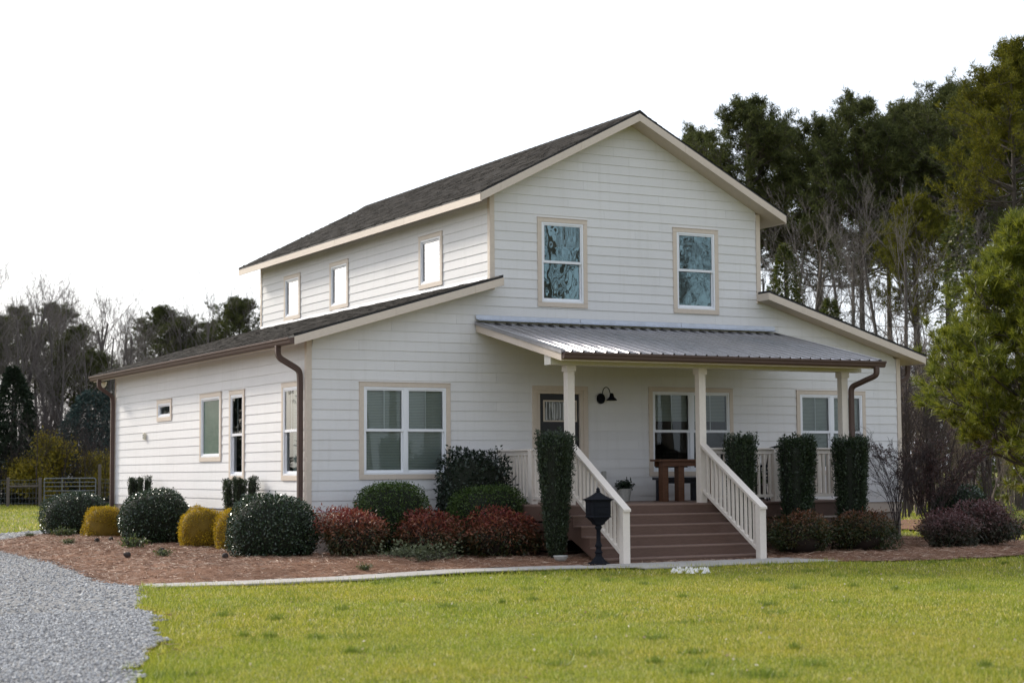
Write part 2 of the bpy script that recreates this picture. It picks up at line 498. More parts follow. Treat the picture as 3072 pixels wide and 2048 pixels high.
# grass blades
m = bpy.data.materials.new('grass_blade')
m.use_nodes = True
nt = m.node_tree
b = nt.nodes['Principled BSDF']
g = N(nt, 'ShaderNodeNewGeometry')
n1 = noise(nt, 0.42, 4, 0.6, g.outputs['Position'])
n2 = noise(nt, 3.4, 6, 0.75, g.outputs['Position'])
ca = ramp(nt, [(0.0, (0.16, 0.20, 0.018)), (0.4, (0.31, 0.345, 0.028)), (0.75, (0.46, 0.44, 0.046)), (0.93, (0.60, 0.51, 0.12)), (1.0, (0.80, 0.70, 0.38))])
nt.links.new(g.outputs['Random Per Island'], ca.inputs[0])
cb = ramp(nt, [(0.36, (0.80, 0.92, 0.85)), (0.5, (0.93, 0.97, 1.0)), (0.64, (1.05, 1.0, 1.1))])
nt.links.new(n1.outputs[0], cb.inputs[0])
cc = ramp(nt, [(0.30, (0.55, 0.66, 0.6)), (0.44, (0.95, 0.97, 1.0)), (0.7, (1.14, 1.06, 1.15))])
nt.links.new(n2.outputs[0], cc.inputs[0])
c = mixc(nt, 1.0, mixc(nt, 1.0, ca.outputs[0], cb.outputs[0], 'MULTIPLY'), cc.outputs[0], 'MULTIPLY')
nt.links.new(c, b.inputs['Base Color'])
b.inputs['Roughness'].default_value = 0.5
b.inputs['Specular IOR Level'].default_value = 0.35
tl = N(nt, 'ShaderNodeBsdfTranslucent')
nt.links.new(c, tl.inputs[0])
mx = N(nt, 'ShaderNodeMixShader')
mx.inputs[0].default_value = 0.35
nt.links.new(b.outputs[0], mx.inputs[1])
nt.links.new(tl.outputs[0], mx.inputs[2])
nt.links.new(mx.outputs[0], nt.nodes['Material Output'].inputs[0])
M_GRASS = m

# ------------------------------------------------------------------ mesh helpers


def mesh_np(name, V, F, smooth=False):
    """V (n,3), F (m,k) integer array of equal-sided faces"""
    V = np.ascontiguousarray(V, dtype=np.float32)
    F = np.ascontiguousarray(F, dtype=np.int32)
    me = bpy.data.meshes.new(name)
    k = F.shape[1]
    me.vertices.add(len(V))
    me.vertices.foreach_set('co', V.ravel())
    me.loops.add(F.size)
    me.loops.foreach_set('vertex_index', F.ravel())
    me.polygons.add(len(F))
    me.polygons.foreach_set('loop_start', np.arange(0, F.size, k, dtype=np.int32))
    if smooth:
        me.polygons.foreach_set('use_smooth', np.ones(len(F), dtype=bool))
    me.update(calc_edges=True)
    return me


class MB:
    """collects simple solids and links them as ONE mesh object"""
    def __init__(self):
        self.v = []
        self.f = []

    def add(self, vs, fs):
        k = len(self.v)
        self.v.extend([tuple(map(float, p)) for p in vs])
        self.f.extend([tuple(i+k for i in f) for f in fs])
        return self

    def box(self, x0, x1, y0, y1, z0, z1):
        x0, x1 = min(x0, x1), max(x0, x1)
        y0, y1 = min(y0, y1), max(y0, y1)
        z0, z1 = min(z0, z1), max(z0, z1)
        return self.add([(x0, y0, z0), (x1, y0, z0), (x1, y1, z0), (x0, y1, z0), (x0, y0, z1), (x1, y0, z1), (x1, y1, z1), (x0, y1, z1)],
                        [(0, 3, 2, 1), (4, 5, 6, 7), (0, 1, 5, 4), (1, 2, 6, 5), (2, 3, 7, 6), (3, 0, 4, 7)])

    def prism(self, A, B):
        """two matching rings of points"""
        n = len(A)
        fs = [tuple(range(n-1, -1, -1)), tuple(range(n, 2*n))]
        fs += [(i, (i+1) % n, n+(i+1) % n, n+i) for i in range(n)]
        return self.add(list(A)+list(B), fs)

    def sweep(self, path, prof):
        """profile (a, b) pairs carried along a path; kept level with z where it can"""
        path = [Vector(p) for p in path]
        n = len(prof)
        rings = []
        prev = None
        for i, p in enumerate(path):
            if i == 0:
                t = path[1]-p
            elif i == len(path)-1:
                t = p-path[i-1]
            else:
                t = (path[i+1]-p).normalized()+(p-path[i-1]).normalized()
            t.normalize()
            if prev is None:
                ref = Vector((0, 1, 0)) if abs(t.z) > 0.8 else Vector((0, 0, 1))
                s = t.cross(ref).normalized()
            else:
                s = (prev-t*prev.dot(t)).normalized()
            prev = s
            w = s.cross(t)
            rings.append([p+s*a+w*b_ for a, b_ in prof])
        vs = [q for ring in rings for q in ring]
        fs = [tuple(range(n-1, -1, -1)), tuple(range((len(path)-1)*n, len(path)*n))]
        for i in range(len(path)-1):
            for j in range(n):
                fs.append((i*n+j, i*n+(j+1) % n, (i+1)*n+(j+1) % n, (i+1)*n+j))
        return self.add(vs, fs)

    def tube(self, path, r, n=8):
        return self.sweep(path, [(r*math.cos(2*PI*k/n), r*math.sin(2*PI*k/n)) for k in range(n)])

    def lathe(self, c, prof, n=20):
        """prof: (radius, z) from bottom to top about a vertical axis through c"""
        vs, fs = [], []
        for (r, z) in prof:
            for k in range(n):
                a = 2*PI*k/n
                vs.append((c[0]+r*math.cos(a), c[1]+r*math.sin(a), c[2]+z))
        for i in range(len(prof)-1):
            for k in range(n):
                fs.append((i*n+k, i*n+(k+1) % n, (i+1)*n+(k+1) % n, (i+1)*n+k))
        fs.append(tuple(range(n-1, -1, -1)))
        fs.append(tuple(range((len(prof)-1)*n, len(prof)*n)))
        return self.add(vs, fs)

    def build(self, name, mat, parent=None, bevel=0.0, smooth=False):
        me = bpy.data.meshes.new(name)
        me.from_pydata(self.v, [], self.f)
        me.update()
        if smooth:
            for p in me.polygons:
                p.use_smooth = True
        o = link(name, me, mat, parent)
        if bevel:
            md = o.modifiers.new('bevel', 'BEVEL')
            md.width = bevel
            md.segments = 2
            md.limit_method = 'ANGLE'
        return o


def link(name, me, mat, parent=None, loc=None):
    if mat is not None and not me.materials:
        me.materials.append(mat)
    o = bpy.data.objects.new(name, me)
    COL.objects.link(o)
    if parent is not None:
        o.parent = parent
    if loc is not None:
        o.location = loc
    return o


def tag(o, label, cat, group=None):
    o['label'] = label
    o['category'] = cat
    if group:
        o['group'] = group
    return o


def thing(name, label, cat, loc=(0, 0, 0), rz=0.0, group=None, scale=1.0):
    o = bpy.data.objects.new(name, None)
    o.empty_display_size = 0.2
    COL.objects.link(o)
    o.location = loc
    o.rotation_euler = (0, 0, rz)
    if isinstance(scale, (int, float)):
        o.scale = (scale,)*3
    else:
        o.scale = scale
    return tag(o, label, cat, group)


def dup(root, loc, rz=0.0, scale=1.0, label=None, group=None):
    r_ = root.copy()
    COL.objects.link(r_)
    r_.location = loc
    r_.rotation_euler = (0, 0, rz)
    r_.scale = (scale,)*3 if isinstance(scale, (int, float)) else scale
    if label:
        r_['label'] = label
    if group:
        r_['group'] = group
    for ch in [c_ for c_ in ALLCH.get(root.name, [])]:
        c2 = ch.copy()
        COL.objects.link(c2)
        c2.parent = r_
        ALLCH.setdefault(r_.name, []).append(c2)
        for g_ in ALLCH.get(ch.name, []):
            d2 = g_.copy()
            COL.objects.link(d2)
            d2.parent = c2
    return r_


ALLCH = {}


def note(root):
    """remember a prototype's children for dup()"""
    ALLCH[root.name] = list(root.children)
    for c_ in root.children:
        ALLCH[c_.name] = list(c_.children)
    return root


def structure(o):
    o['kind'] = 'structure'
    return o


def stuff(o, label=None, cat=None):
    o['kind'] = 'stuff'
    if label:
        tag(o, label, cat)
    return o

# ------------------------------------------------------------------ ground


GZ = -0.86


def pip(poly, x, y):
    """vectorised point in polygon"""
    x = np.asarray(x)
    y = np.asarray(y)
    ins = np.zeros(x.shape, bool)
    n = len(poly)
    for i in range(n):
        x1, y1 = poly[i]
        x2, y2 = poly[(i+1) % n]
        c_ = ((y1 > y) != (y2 > y)) & (x < (x2-x1)*(y-y1)/((y2-y1) if y2 != y1 else 1e-9)+x1)
        ins ^= c_
    return ins


def pdist(poly, x, y):
    d = np.full(np.shape(x), 1e9)
    n = len(poly)
    for i in range(n):
        a = np.array(poly[i])
        b_ = np.array(poly[(i+1) % n])
        ab = b_-a
        t = np.clip(((x-a[0])*ab[0]+(y-a[1])*ab[1])/max(ab@ab, 1e-9), 0, 1)
        d = np.minimum(d, np.hypot(x-a[0]-t*ab[0], y-a[1]-t*ab[1]))
    return d


def rough_edge(poly, amp, step, seed):
    """a hand-laid outline: subdivided and wobbled"""
    rg = np.random.default_rng(seed)
    out = []
    n = len(poly)
    for i in range(n):
        a = np.array(poly[i], float)
        b_ = np.array(poly[(i+1) % n], float)
        L = np.hypot(*(b_-a))
        k = max(1, int(L/step))
        nv = np.array([-(b_-a)[1], (b_-a)[0]])/max(L, 1e-9)
        for j in range(k):
            out.append(tuple(a+(b_-a)*j/k+nv*rg.normal(0, amp)))
    return out


GRAVEL = [(-7.75, -16.4), (-7.02, -14.25), (-6.75, -13.5), (-6.35, -12.8), (-6.2, -11.8), (-5.65, -10.0), (-5.5, -8.8), (-5.07, -7.4), (-4.75, -6.2), (-4.42, -5.2), (-4.5, -3.4), (-4.15, -0.9), (-3.85, 1.7), (-3.6, 7.9), (-3.3, 11.0), (-2.5, 13.05), (-1.3, 13.95), (0.5, 14.7), (4.0, 15.6), (6.0, 22.5), (0.2, 20.4), (-1.4, 18.4), (-6, 17.2), (-14, 15.5), (-18, 0), (-20, -40), (-11.5, -40), (-9.0, -22)]
STRAW = [(-4.50, -5.06), (-4.62, -3.4), (-4.27, -0.9), (-3.97, 1.7), (-3.72, 7.9), (-3.42, 11.1), (-2.56, 13.15), (-1.3, 14.05), (0.2, 14.3), (0.3, 12.0), (0.3, 0.3), (13.0, 0.3), (13.2, 5), (14.6, 5), (14.8, -1.5), (15.4, -2.9), (13.6, -4.1), (11.2, -5.75), (9.5, -6.15), (8.0, -6.1), (7.0, -5.6), (6.9, -4.5), (3.2, -4.42), (1.9, -4.2), (0.5, -4.15), (-0.5, -4.55), (-1.6, -4.98), (-2.9, -5.12)]
PATH = [(-4.4, -5.0), (-2.9, -5.1), (-1.6, -4.95), (-0.5, -4.5), (0.5, -4.1), (1.9, -4.15), (3.2, -4.38), (3.45, -4.3), (7.1, -4.3), (7.3, -5.0), (6.9, -5.62), (5.0, -5.62), (3.6, -5.35), (2.3, -5.0), (0.9, -4.85), (-0.1, -5.15), (-1.2, -5.55), (-2.9, -5.72), (-4.3, -5.5)]
GRAVEL_R = rough_edge(GRAVEL, 0.05, 0.16, 3)
STRAW_R = rough_edge(STRAW, 0.05, 0.5, 4)


def mound(x, y):
    ins = pip(STRAW, x, y)
    d = pdist(STRAW, x, y)
    t = np.clip(d/1.3, 0, 1)
    t = t*t*(3-2*t)
    return np.where(ins, t*np.where(np.asarray(x) < 0.6, 0.15, 0.07), 0.0)


def gz(x, y):
    return float(GZ + 0.012 + mound(np.array([float(x)]), np.array([float(y)]))[0])


# one sheet to the horizon
B_ = 900.0
xs = np.concatenate([np.linspace(-B_, -30, 8), np.linspace(-24, 40, 65), np.linspace(50, B_, 9)])
ys = np.concatenate([np.linspace(-B_, -40, 8), np.linspace(-34, 70, 70), np.linspace(80, B_, 9)])
gx, gy = np.meshgrid(xs, ys)
nearm = (np.abs(gx) < 45) & (gy > -40) & (gy < 75)
gzv = GZ + np.where(nearm, 0.02*np.sin(gx*0.5+1.3)*np.sin(gy*0.37) - 0.02, -0.04)
V = np.stack([gx.ravel(), gy.ravel(), gzv.ravel()], 1)
nx, ny = len(xs), len(ys)
ii = np.arange((ny-1)*(nx-1))
i0 = (ii//(nx-1))*nx+ii % (nx-1)
F = np.stack([i0, i0+1, i0+nx+1, i0+nx], 1)
structure(link('ground', mesh_np('ground', V, F, True), M_LAWN))


def sheet(name, poly, z, mat, cell=0.35, zf=None):
    """a ground sheet following a polygon, gridded so that it can rise and fall"""
    p = np.array(poly)
    x0, y0 = p.min(0)-cell
    x1, y1 = p.max(0)+cell
    if zf is None:
        mb = MB()
        import mathutils
        tri = mathutils.geometry.tessellate_polygon([[Vector((a, b_, 0)) for a, b_ in poly]])
        me = bpy.data.meshes.new(name)
        vs = [(a, b_, z) for a, b_ in poly]
        fs = []
        for t in tri:
            a, b_, c_ = [np.array(poly[k]) for k in t]
            cr = (b_-a)[0]*(c_-a)[1]-(b_-a)[1]*(c_-a)[0]
            fs.append(tuple(t) if cr > 0 else tuple(reversed(t)))
        me.from_pydata(vs, [], fs)
        me.update()
        return link(name, me, mat)
    ax = np.arange(x0, x1, cell)
    ay = np.arange(y0, y1, cell)
    X, Y = np.meshgrid(ax, ay)
    ins = pip(poly, X, Y)
    Z = zf(X, Y)
    idx = -np.ones(X.shape, int)
    q = ins[:-1, :-1] & ins[1:, :-1] & ins[:-1, 1:] & ins[1:, 1:]
    vid = np.arange(X.size).reshape(X.shape)
    F_ = np.stack([vid[:-1, :-1][q], vid[:-1, 1:][q], vid[1:, 1:][q], vid[1:, :-1][q]], 1)
    used = np.unique(F_)
    re = -np.ones(X.size, int)
    re[used] = np.arange(len(used))
    V_ = np.stack([X.ravel(), Y.ravel(), Z.ravel()], 1)[used]
    return link(name, mesh_np(name, V_, re[F_], True), mat)


structure(sheet('gravel_drive', GRAVEL_R, GZ+0.006, M_GRAVEL))
structure(sheet('mulch_bed_edge', STRAW_R, GZ+0.010, M_STRAW))
structure(sheet('mulch_bed', STRAW, 0, M_STRAW, 0.16, lambda X, Y: GZ+0.012+mound(X, Y)+0.012*np.sin(X*5.1)*np.sin(Y*4.3)))
# pale drive and pine-straw ring far right, forest floor behind
structure(sheet('forest_floor', [(-80, 66), (10, 66), (22, 60), (40, 52), (60, 40), (80, 20), (200, 20), (200, 300), (-200, 300), (-200, 66)], GZ+0.0, M_LITTER))
structure(sheet('road', [(36, 36.5), (45, 32.2), (60, 25), (62, 29), (47, 36.4), (38, 40.5)], GZ+0.012, M_ROADC))
structure(sheet('pine_bed', rough_edge([(18.0, 4.0), (20.5, 3.2), (24.5, 4.2), (27.0, 7.2), (27.2, 10.5), (24.0, 12), (20, 10), (18, 7)], 0.12, 0.7, 8), GZ+0.012, M_STRAW))

# concrete walk cut into slabs
walk_me = sheet('walkway', PATH, GZ+0.014, M_CONC)
structure(walk_me)
# the slabs themselves: cross cuts every 1.2 m, each a piece of its own
PL = [(-4.35, -5.25), (-2.9, -5.41), (-1.4, -5.25), (-0.3, -4.83), (0.7, -4.48), (2.1, -4.58), (3.4, -4.85)]
seg = []
for a, b_ in zip(PL[:-1], PL[1:]):
    L = math.dist(a, b_)
    for j in range(int(L/0.1)):
        t = j/int(L/0.1)
        seg.append((a[0]+(b_[0]-a[0])*t, a[1]+(b_[1]-a[1])*t))
step = 12
for i in range(0, len(seg)-step, step):
    chunk = seg[i:i+step+1]
    L_, R_ = [], []
    for j, p in enumerate(chunk):
        q = chunk[min(j+1, len(chunk)-1)]
        p0 = chunk[max(j-1, 0)]
        t = Vector((q[0]-p0[0], q[1]-p0[1], 0)).normalized()
        nrm = Vector((-t.y, t.x, 0))
        s = 0.012 if j == 0 else (-0.012 if j == len(chunk)-1 else 0)
        c_ = Vector((p[0], p[1], 0))+t*s
        L_.append(c_+nrm*0.36)
        R_.append(c_-nrm*0.36)
    ring = R_+L_[::-1]
    dz = rng.uniform(-0.003, 0.004)
    MB().prism([(p.x, p.y, GZ+0.0) for p in ring], [(p.x, p.y, GZ+0.024+dz) for p in ring]).build('concrete_slab', M_CONC, walk_me, 0.006)
for (x0, x1) in ((3.43, 5.2), (5.225, 7.15)):
    MB().box(x0, x1, -5.6, -4.3, GZ, GZ+0.026).build('concrete_slab', M_CONC, walk_me, 0.006)

# ------------------------------------------------------------------ the house
W, L = 13.377, 12.42
UX0, UX1 = 3.636, 9.797
CX = 6.717
C = 0.1778
US, LS = 0.515, 0.2955             # roof slopes: upper, lower
E_ = 0.39                          # overhang
UB = 5.620                         # underside of the upper rake board at the eave edge
LB = 2.872
YB = 12.97                         # back edge of the roofs
house = thing('farmhouse', 'white two-storey lap-sided farmhouse with front porch and brown steps', 'house', (0, 0, 0))


def under_up(x):
    return UB + US*(E_ + min(x-UX0, UX1-x))


def under_low(x):
    if x < CX:
        return LB + LS*(x+0.385)
    return LB - 0.012 + LS*(W+0.385-x)


def front(a, n, z):
    return (a, -n, z)


def left_low(a, n, z):
    return (-n, a, z)


def left_up(a, n, z):
    return (UX0-n, a, z)


def lbox(mb, mp, a0, a1, n0, n1, z0, z1):
    p, q = mp(a0, n0, z0), mp(a1, n1, z1)
    return mb.box(p[0], q[0], p[1], q[1], p[2], q[2])


# openings (a0, a1, z0, z1) measured to the outside of the white frames
OPEN_F = {'dbl_left': (1.080, 2.705, 0.630, 2.190), 'door': (4.600, 5.610, 0.075, 2.180), 'dbl_mid': (7.172, 8.985, 0.640, 2.195),
          'dbl_right': (10.740, 12.350, 0.640, 2.190), 'up_left': (4.730, 5.642, 3.850, 5.372), 'up_right': (7.785, 8.685, 3.838, 5.358)}
OPEN_L = {'small': (8.010, 8.905, 1.905, 2.200), 'frost': (4.705, 5.885, 1.000, 2.203), 'narrow': (3.335, 4.040, 0.620, 2.190), 'corner': (0.425, 1.150, 0.622, 2.200)}
OPEN_U = {'near': (2.125, 3.035, 4.415, 5.305), 'mid': (6.885, 7.790, 4.400, 5.290), 'far': (9.800, 10.690, 4.392, 5.285)}


def cells(a0, a1, z0, z1, opens, m=0.03):
    """the rectangle minus the openings, as smaller rectangles"""
    xs_ = {a0, a1}
    for (p, q, s, t) in opens:
        if q+m > a0 and p-m < a1 and t+m > z0 and s-m < z1:
            xs_ |= {min(max(p-m, a0), a1), min(max(q+m, a0), a1)}
    xs_ = sorted(xs_)
    out = []
    for xa, xb in zip(xs_[:-1], xs_[1:]):
        if xb-xa < 1e-4:
            continue
        mid = (xa+xb)/2
        spans = [(z0, z1)]
        for (p, q, s, t) in opens:
            if p-m < mid < q+m:
                ns = []
                for (za, zb) in spans:
                    if t+m <= za or s-m >= zb:
                        ns.append((za, zb))
                    else:
                        if s-m > za:
                            ns.append((za, s-m))
                        if t+m < zb:
                            ns.append((t+m, zb))
                spans = ns
        for (za, zb) in spans:
            if zb-za > 0.01:
                out.append((xa, xb, za, zb))
    return out


def joints(a0, a1, seed):
    """where planks of about 3.66 m butt, staggered from course to course"""
    rg = random.Random(seed)
    x = a0 + rg.choice([0.9, 1.6, 2.4, 3.1, 3.66])
    cuts = [a0]
    while x < a1-0.5:
        cuts.append(x)
        x += 3.66
    return cuts+[a1]


def plank_mesh(mp, quads):
    """quads: (aBL, aBR, z0, aTL, aTR, z1, f0, f1): lap board, bottom edge proud"""
    mb = MB()
    for (bl, br, z0, tl, tr, z1, f0, f1) in quads:
        nb = -0.0115*f0
        nt_ = -0.0115*f1
        A = [mp(bl, nb, z0), mp(br, nb, z0), mp(tr, nt_, z1), mp(tl, nt_, z1)]
        B = [mp(bl, -0.018, z0), mp(br, -0.018, z0), mp(tr, -0.018, z1), mp(tl, -0.018, z1)]
        mb.prism(A, B)
    return mb


def side_wall(parent, mp, span, z_start, zmax, opens, seed, n0=0, spanf=None):
    n = 0
    z = z_start
    k = n0
    while z < zmax-0.02:
        z1 = min(z+C, zmax)
        lo = spanf(z) if spanf else span
        hi = spanf(z1-0.001) if spanf else span
        if lo is None:
            break
        if hi is None:
            hi = lo
        al, ar = min(lo[0], hi[0]), max(lo[1], hi[1])
        cuts = joints(al, ar, seed*100+k)
        # gather cells, split at windows: a plank is a run between joints or windows
        pieces = {}
        for ja, jb in zip(cuts[:-1], cuts[1:]):
            cs = cells(ja+0.0008, jb-0.0008, z, z1, opens)
            runs = []
            for c_ in cs:
                placed = False
                for r_ in runs:
                    if any(abs(c_[0]-d_[1]) < 1e-4 or (c_[0] == d_[0]) for d_ in r_):
                        r_.append(c_)
                        placed = True
                        break
                if not placed:
                    runs.append([c_])
            for r_ in runs:
                qs = []
                for (xa, xb, za, zb) in r_:
                    def clipx(x, zz):
                        s_ = spanf(zz) if spanf else span
                        if s_ is None:
                            s_ = hi
                        return min(max(x, s_[0]), s_[1])
                    bl, br = clipx(xa, za), clipx(xb, za)
                    tl, tr = clipx(xa, zb-0.001), clipx(xb, zb-0.001)
                    if br-bl < 0.004 and tr-tl < 0.004:
                        continue
                    f0, f1 = (za-z)/C, (zb-z)/C
                    qs.append((bl, br, za, tl, tr, zb, f0, f1))
                if qs:
                    plank_mesh(mp, qs).build('plank', M_SIDE, parent)
                    n += 1
        z += C
        k += 1
    return n


def wall_panel(mp, name, span, z0, z1, opens, prof=None):
    """sheathing behind the planks, with holes for windows"""
    mb = MB()
    for (xa, xb, za, zb) in cells(span[0], span[1], z0, z1, opens, 0.0):
        lbox(mb, mp, xa, xb, -0.02, -0.12, za, zb)
    return mb


# front wall: one plane from the foundation to the gable
fw_mb = wall_panel(front, 'wall', (0.02, W-0.02), 0.0, 2.80, OPEN_F.values())
for (xa, xb, za, zb) in cells(UX0, UX1, 2.80, 5.78, OPEN_F.values(), 0.0):
    lbox(fw_mb, front, xa, xb, -0.02, -0.12, za, zb)
fw_mb.prism([(UX0, 0.02, 5.78), (UX1, 0.02, 5.78), (CX, 0.02, under_up(CX)-0.02)], [(UX0, 0.12, 5.78), (UX1, 0.12, 5.78), (CX, 0.12, under_up(CX)-0.02)])
fw_mb.prism([(0.02, 0.02, 2.80), (UX0, 0.02, 2.80), (UX0, 0.02, under_low(UX0)-0.02), (0.02, 0.02, under_low(0)-0.02)], [(0.02, 0.12, 2.80), (UX0, 0.12, 2.80), (UX0, 0.12, under_low(UX0)-0.02), (0.02, 0.12, under_low(0)-0.02)])
fw_mb.prism([(UX1, 0.02, 2.80), (W-0.02, 0.02, 2.80), (W-0.02, 0.02, under_low(W)-0.02), (UX1, 0.02, under_low(UX1)-0.02)], [(UX1, 0.12, 2.80), (W-0.02, 0.12, 2.80), (W-0.02, 0.12, under_low(W)-0.02), (UX1, 0.12, under_low(UX1)-0.02)])
wall_f = fw_mb.build('wall', M_SIDE, house)

TR = 0.089


def span_front(z):
    # lower body up to the shed roofs, then the upper gable
    zl = under_low(0.0)
    if z < zl:
        return (TR, W-TR)
    zt = LB + LS*(UX0+0.385)
    if z < zt:
        xl = max(TR, (z-LB)/LS-0.385)
        xr = min(W-TR, W+0.385-(z-LB+0.012)/LS)
        if xl < UX0+TR:
            return (xl, xr)
    if z < under_up(UX0):
        return (UX0+TR, UX1-TR)
    d = (z-UB)/US - E_
    if d > (UX1-UX0)/2-0.05:
        return None
    return (max(UX0+d, UX0+TR if d < 0.05 else 0), UX1-d)


n_planks = side_wall(wall_f, front, None, 0.0, under_up(CX), list(OPEN_F.values()), 3, 0, span_front)

# left side wall, lower
lw_mb = wall_panel(left_low, 'wall', (0.02, L), 0.0, under_low(0)-0.012, OPEN_L.values())
wall_l = lw_mb.build('wall', M_SIDE, house)
n_planks += side_wall(wall_l, left_low, (TR, L-0.02), 0.0, under_low(0.0)-0.002, list(OPEN_L.values()), 11)
# left side wall, upper
ZU0 = LB + LS*(UX0+0.385) + 0.20
uw_mb = wall_panel(left_up, 'wall', (0.12, L), ZU0-0.25, under_up(UX0)-0.012, OPEN_U.values())
wall_u = uw_mb.build('wall', M_SIDE, house)
zfirst = 4.404-C
n_planks += side_wall(wall_u, left_up, (TR, L-TR), zfirst, under_up(UX0)-0.002, list(OPEN_U.values()), 23)
print('PLANKS', n_planks)

# plain walls out of sight, floors and ceiling inside
MB().box(W-0.14, W-0.02, 0.12, L-0.12, 0.0, under_low(W)-0.012).build('wall', M_SIDE, house)
MB().box(0.02, W-0.02, L-0.12, L-0.002, 0.0, 2.9).build('wall', M_SIDE, house)
MB().box(UX0, UX1, L-0.12, L-0.002, 2.9, 5.78).build('wall', M_SIDE, house)
MB().box(UX1-0.12, UX1, 0.12, L-0.12, 3.9, 5.80).build('wall', M_SIDE, house)
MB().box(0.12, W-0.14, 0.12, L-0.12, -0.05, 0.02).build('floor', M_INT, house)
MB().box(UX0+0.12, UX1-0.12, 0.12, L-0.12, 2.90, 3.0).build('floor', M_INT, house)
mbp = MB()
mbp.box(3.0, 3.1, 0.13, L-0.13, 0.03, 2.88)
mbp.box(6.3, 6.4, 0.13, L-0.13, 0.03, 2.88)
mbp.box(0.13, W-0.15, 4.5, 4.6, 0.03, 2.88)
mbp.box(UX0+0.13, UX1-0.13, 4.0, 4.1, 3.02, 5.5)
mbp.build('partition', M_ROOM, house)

# foundation and skirt band
MB().box(0.03, W-0.03, 0.03, L-0.03, -1.15, -0.235).build('foundation', M_PARGE, house)
MB().box(0.01, W-0.01, 0.008, 0.10, -0.235, -0.002).build('skirt_board', M_TRIM, house)
MB().box(0.006, 0.10, 0.104, L-0.01, -0.235, -0.002).build('skirt_board', M_PARGE, house)
MB().box(-0.012, W+0.012, -0.012, 0.006, -0.022, -0.003).build('starter_strip', M_VINYL, house)
MB().box(-0.012, 0.004, 0.008, L-0.005, -0.022, -0.003).build('starter_strip', M_VINYL, house)

# corner boards
MB().box(-0.012, TR-0.002, -0.014, 0.012, -0.003, under_low(0.03)-0.004).build('corner_board', M_TRIM, house, 0.003)
MB().box(-0.0125, 0.012, 0.0125, TR-0.002, -0.003, under_low(0)-0.01).build('corner_board', M_TRIM, house, 0.003)
MB().box(W-TR+0.002, W+0.012, -0.014, 0.012, -0.003, under_low(W-0.03)-0.004).build('corner_board', M_TRIM, house, 0.003)
MB().box(UX0-0.012, UX0+TR-0.002, -0.014, 0.012, under_low(UX0)-0.02, under_up(UX0)+0.002).build('corner_board', M_TRIM, house, 0.003)
MB().box(UX0-0.0125, UX0+0.012, 0.0125, TR-0.002, under_low(UX0)+0.15, under_up(UX0)-0.01).build('corner_board', M_TRIM, house, 0.003)
MB().box(UX1-TR+0.002, UX1+0.012, -0.014, 0.012, under_low(UX1)-0.02, under_up(UX1)+0.002).build('corner_board', M_TRIM, house, 0.003)
MB().box(UX0-0.0125, UX0+0.012, L-TR, L+0.01, under_low(UX0)+0.15, under_up(UX0)-0.01).build('corner_board', M_TRIM, house, 0.003)
MB().box(-0.0125, 0.012, L-0.018, L+0.01, -0.003, under_low(0)-0.01).build('corner_board', M_TRIM, house, 0.003)

# ------------------------------------------------------------------ windows


def casing(win, mp, o, head=0.082, side=0.088, sill=0.09):
    a0, a1, z0, z1 = o
    for (p, q, s, t) in ((a0-side, a1+side, z1+0.001, z1+head), (a0-side, a1+side, z0-sill, z0-0.001), (a0-side, a0-0.001, z0, z1), (a1+0.001, a1+side, z0, z1)):
        lbox(MB(), mp, p, q, -0.018, 0.016, s, t).build('trim_board', M_TRIM, win, 0.003)
    # drip cap over the head casing
    lbox(MB(), mp, a0-side-0.008, a1+side+0.008, -0.012, 0.026, z1+head+0.001, z1+head+0.009).build('drip_cap', M_TRIM, win)


def frame_ring(mp, a0, a1, z0, z1, w, n0, n1, top=None, bot=None):
    mb = MB()
    top = w if top is None else top
    bot = w if bot is None else bot
    lbox(mb, mp, a0, a0+w, n0, n1, z0, z1)
    lbox(mb, mp, a1-w, a1, n0, n1, z0, z1)
    lbox(mb, mp, a0+w, a1-w, n0, n1, z1-top, z1)
    lbox(mb, mp, a0+w, a1-w, n0, n1, z0, z0+bot)
    return mb


def pane(mp, win, a0, a1, z0, z1, n, mat):
    mb = MB()
    ps = [mp(a0, n, z0), mp(a1, n, z0), mp(a1, n, z1), mp(a0, n, z1)]
    if mp is not front:
        ps = ps[::-1]
    mb.add(ps, [(0, 1, 2, 3)])
    return mb.build('pane', mat, win)


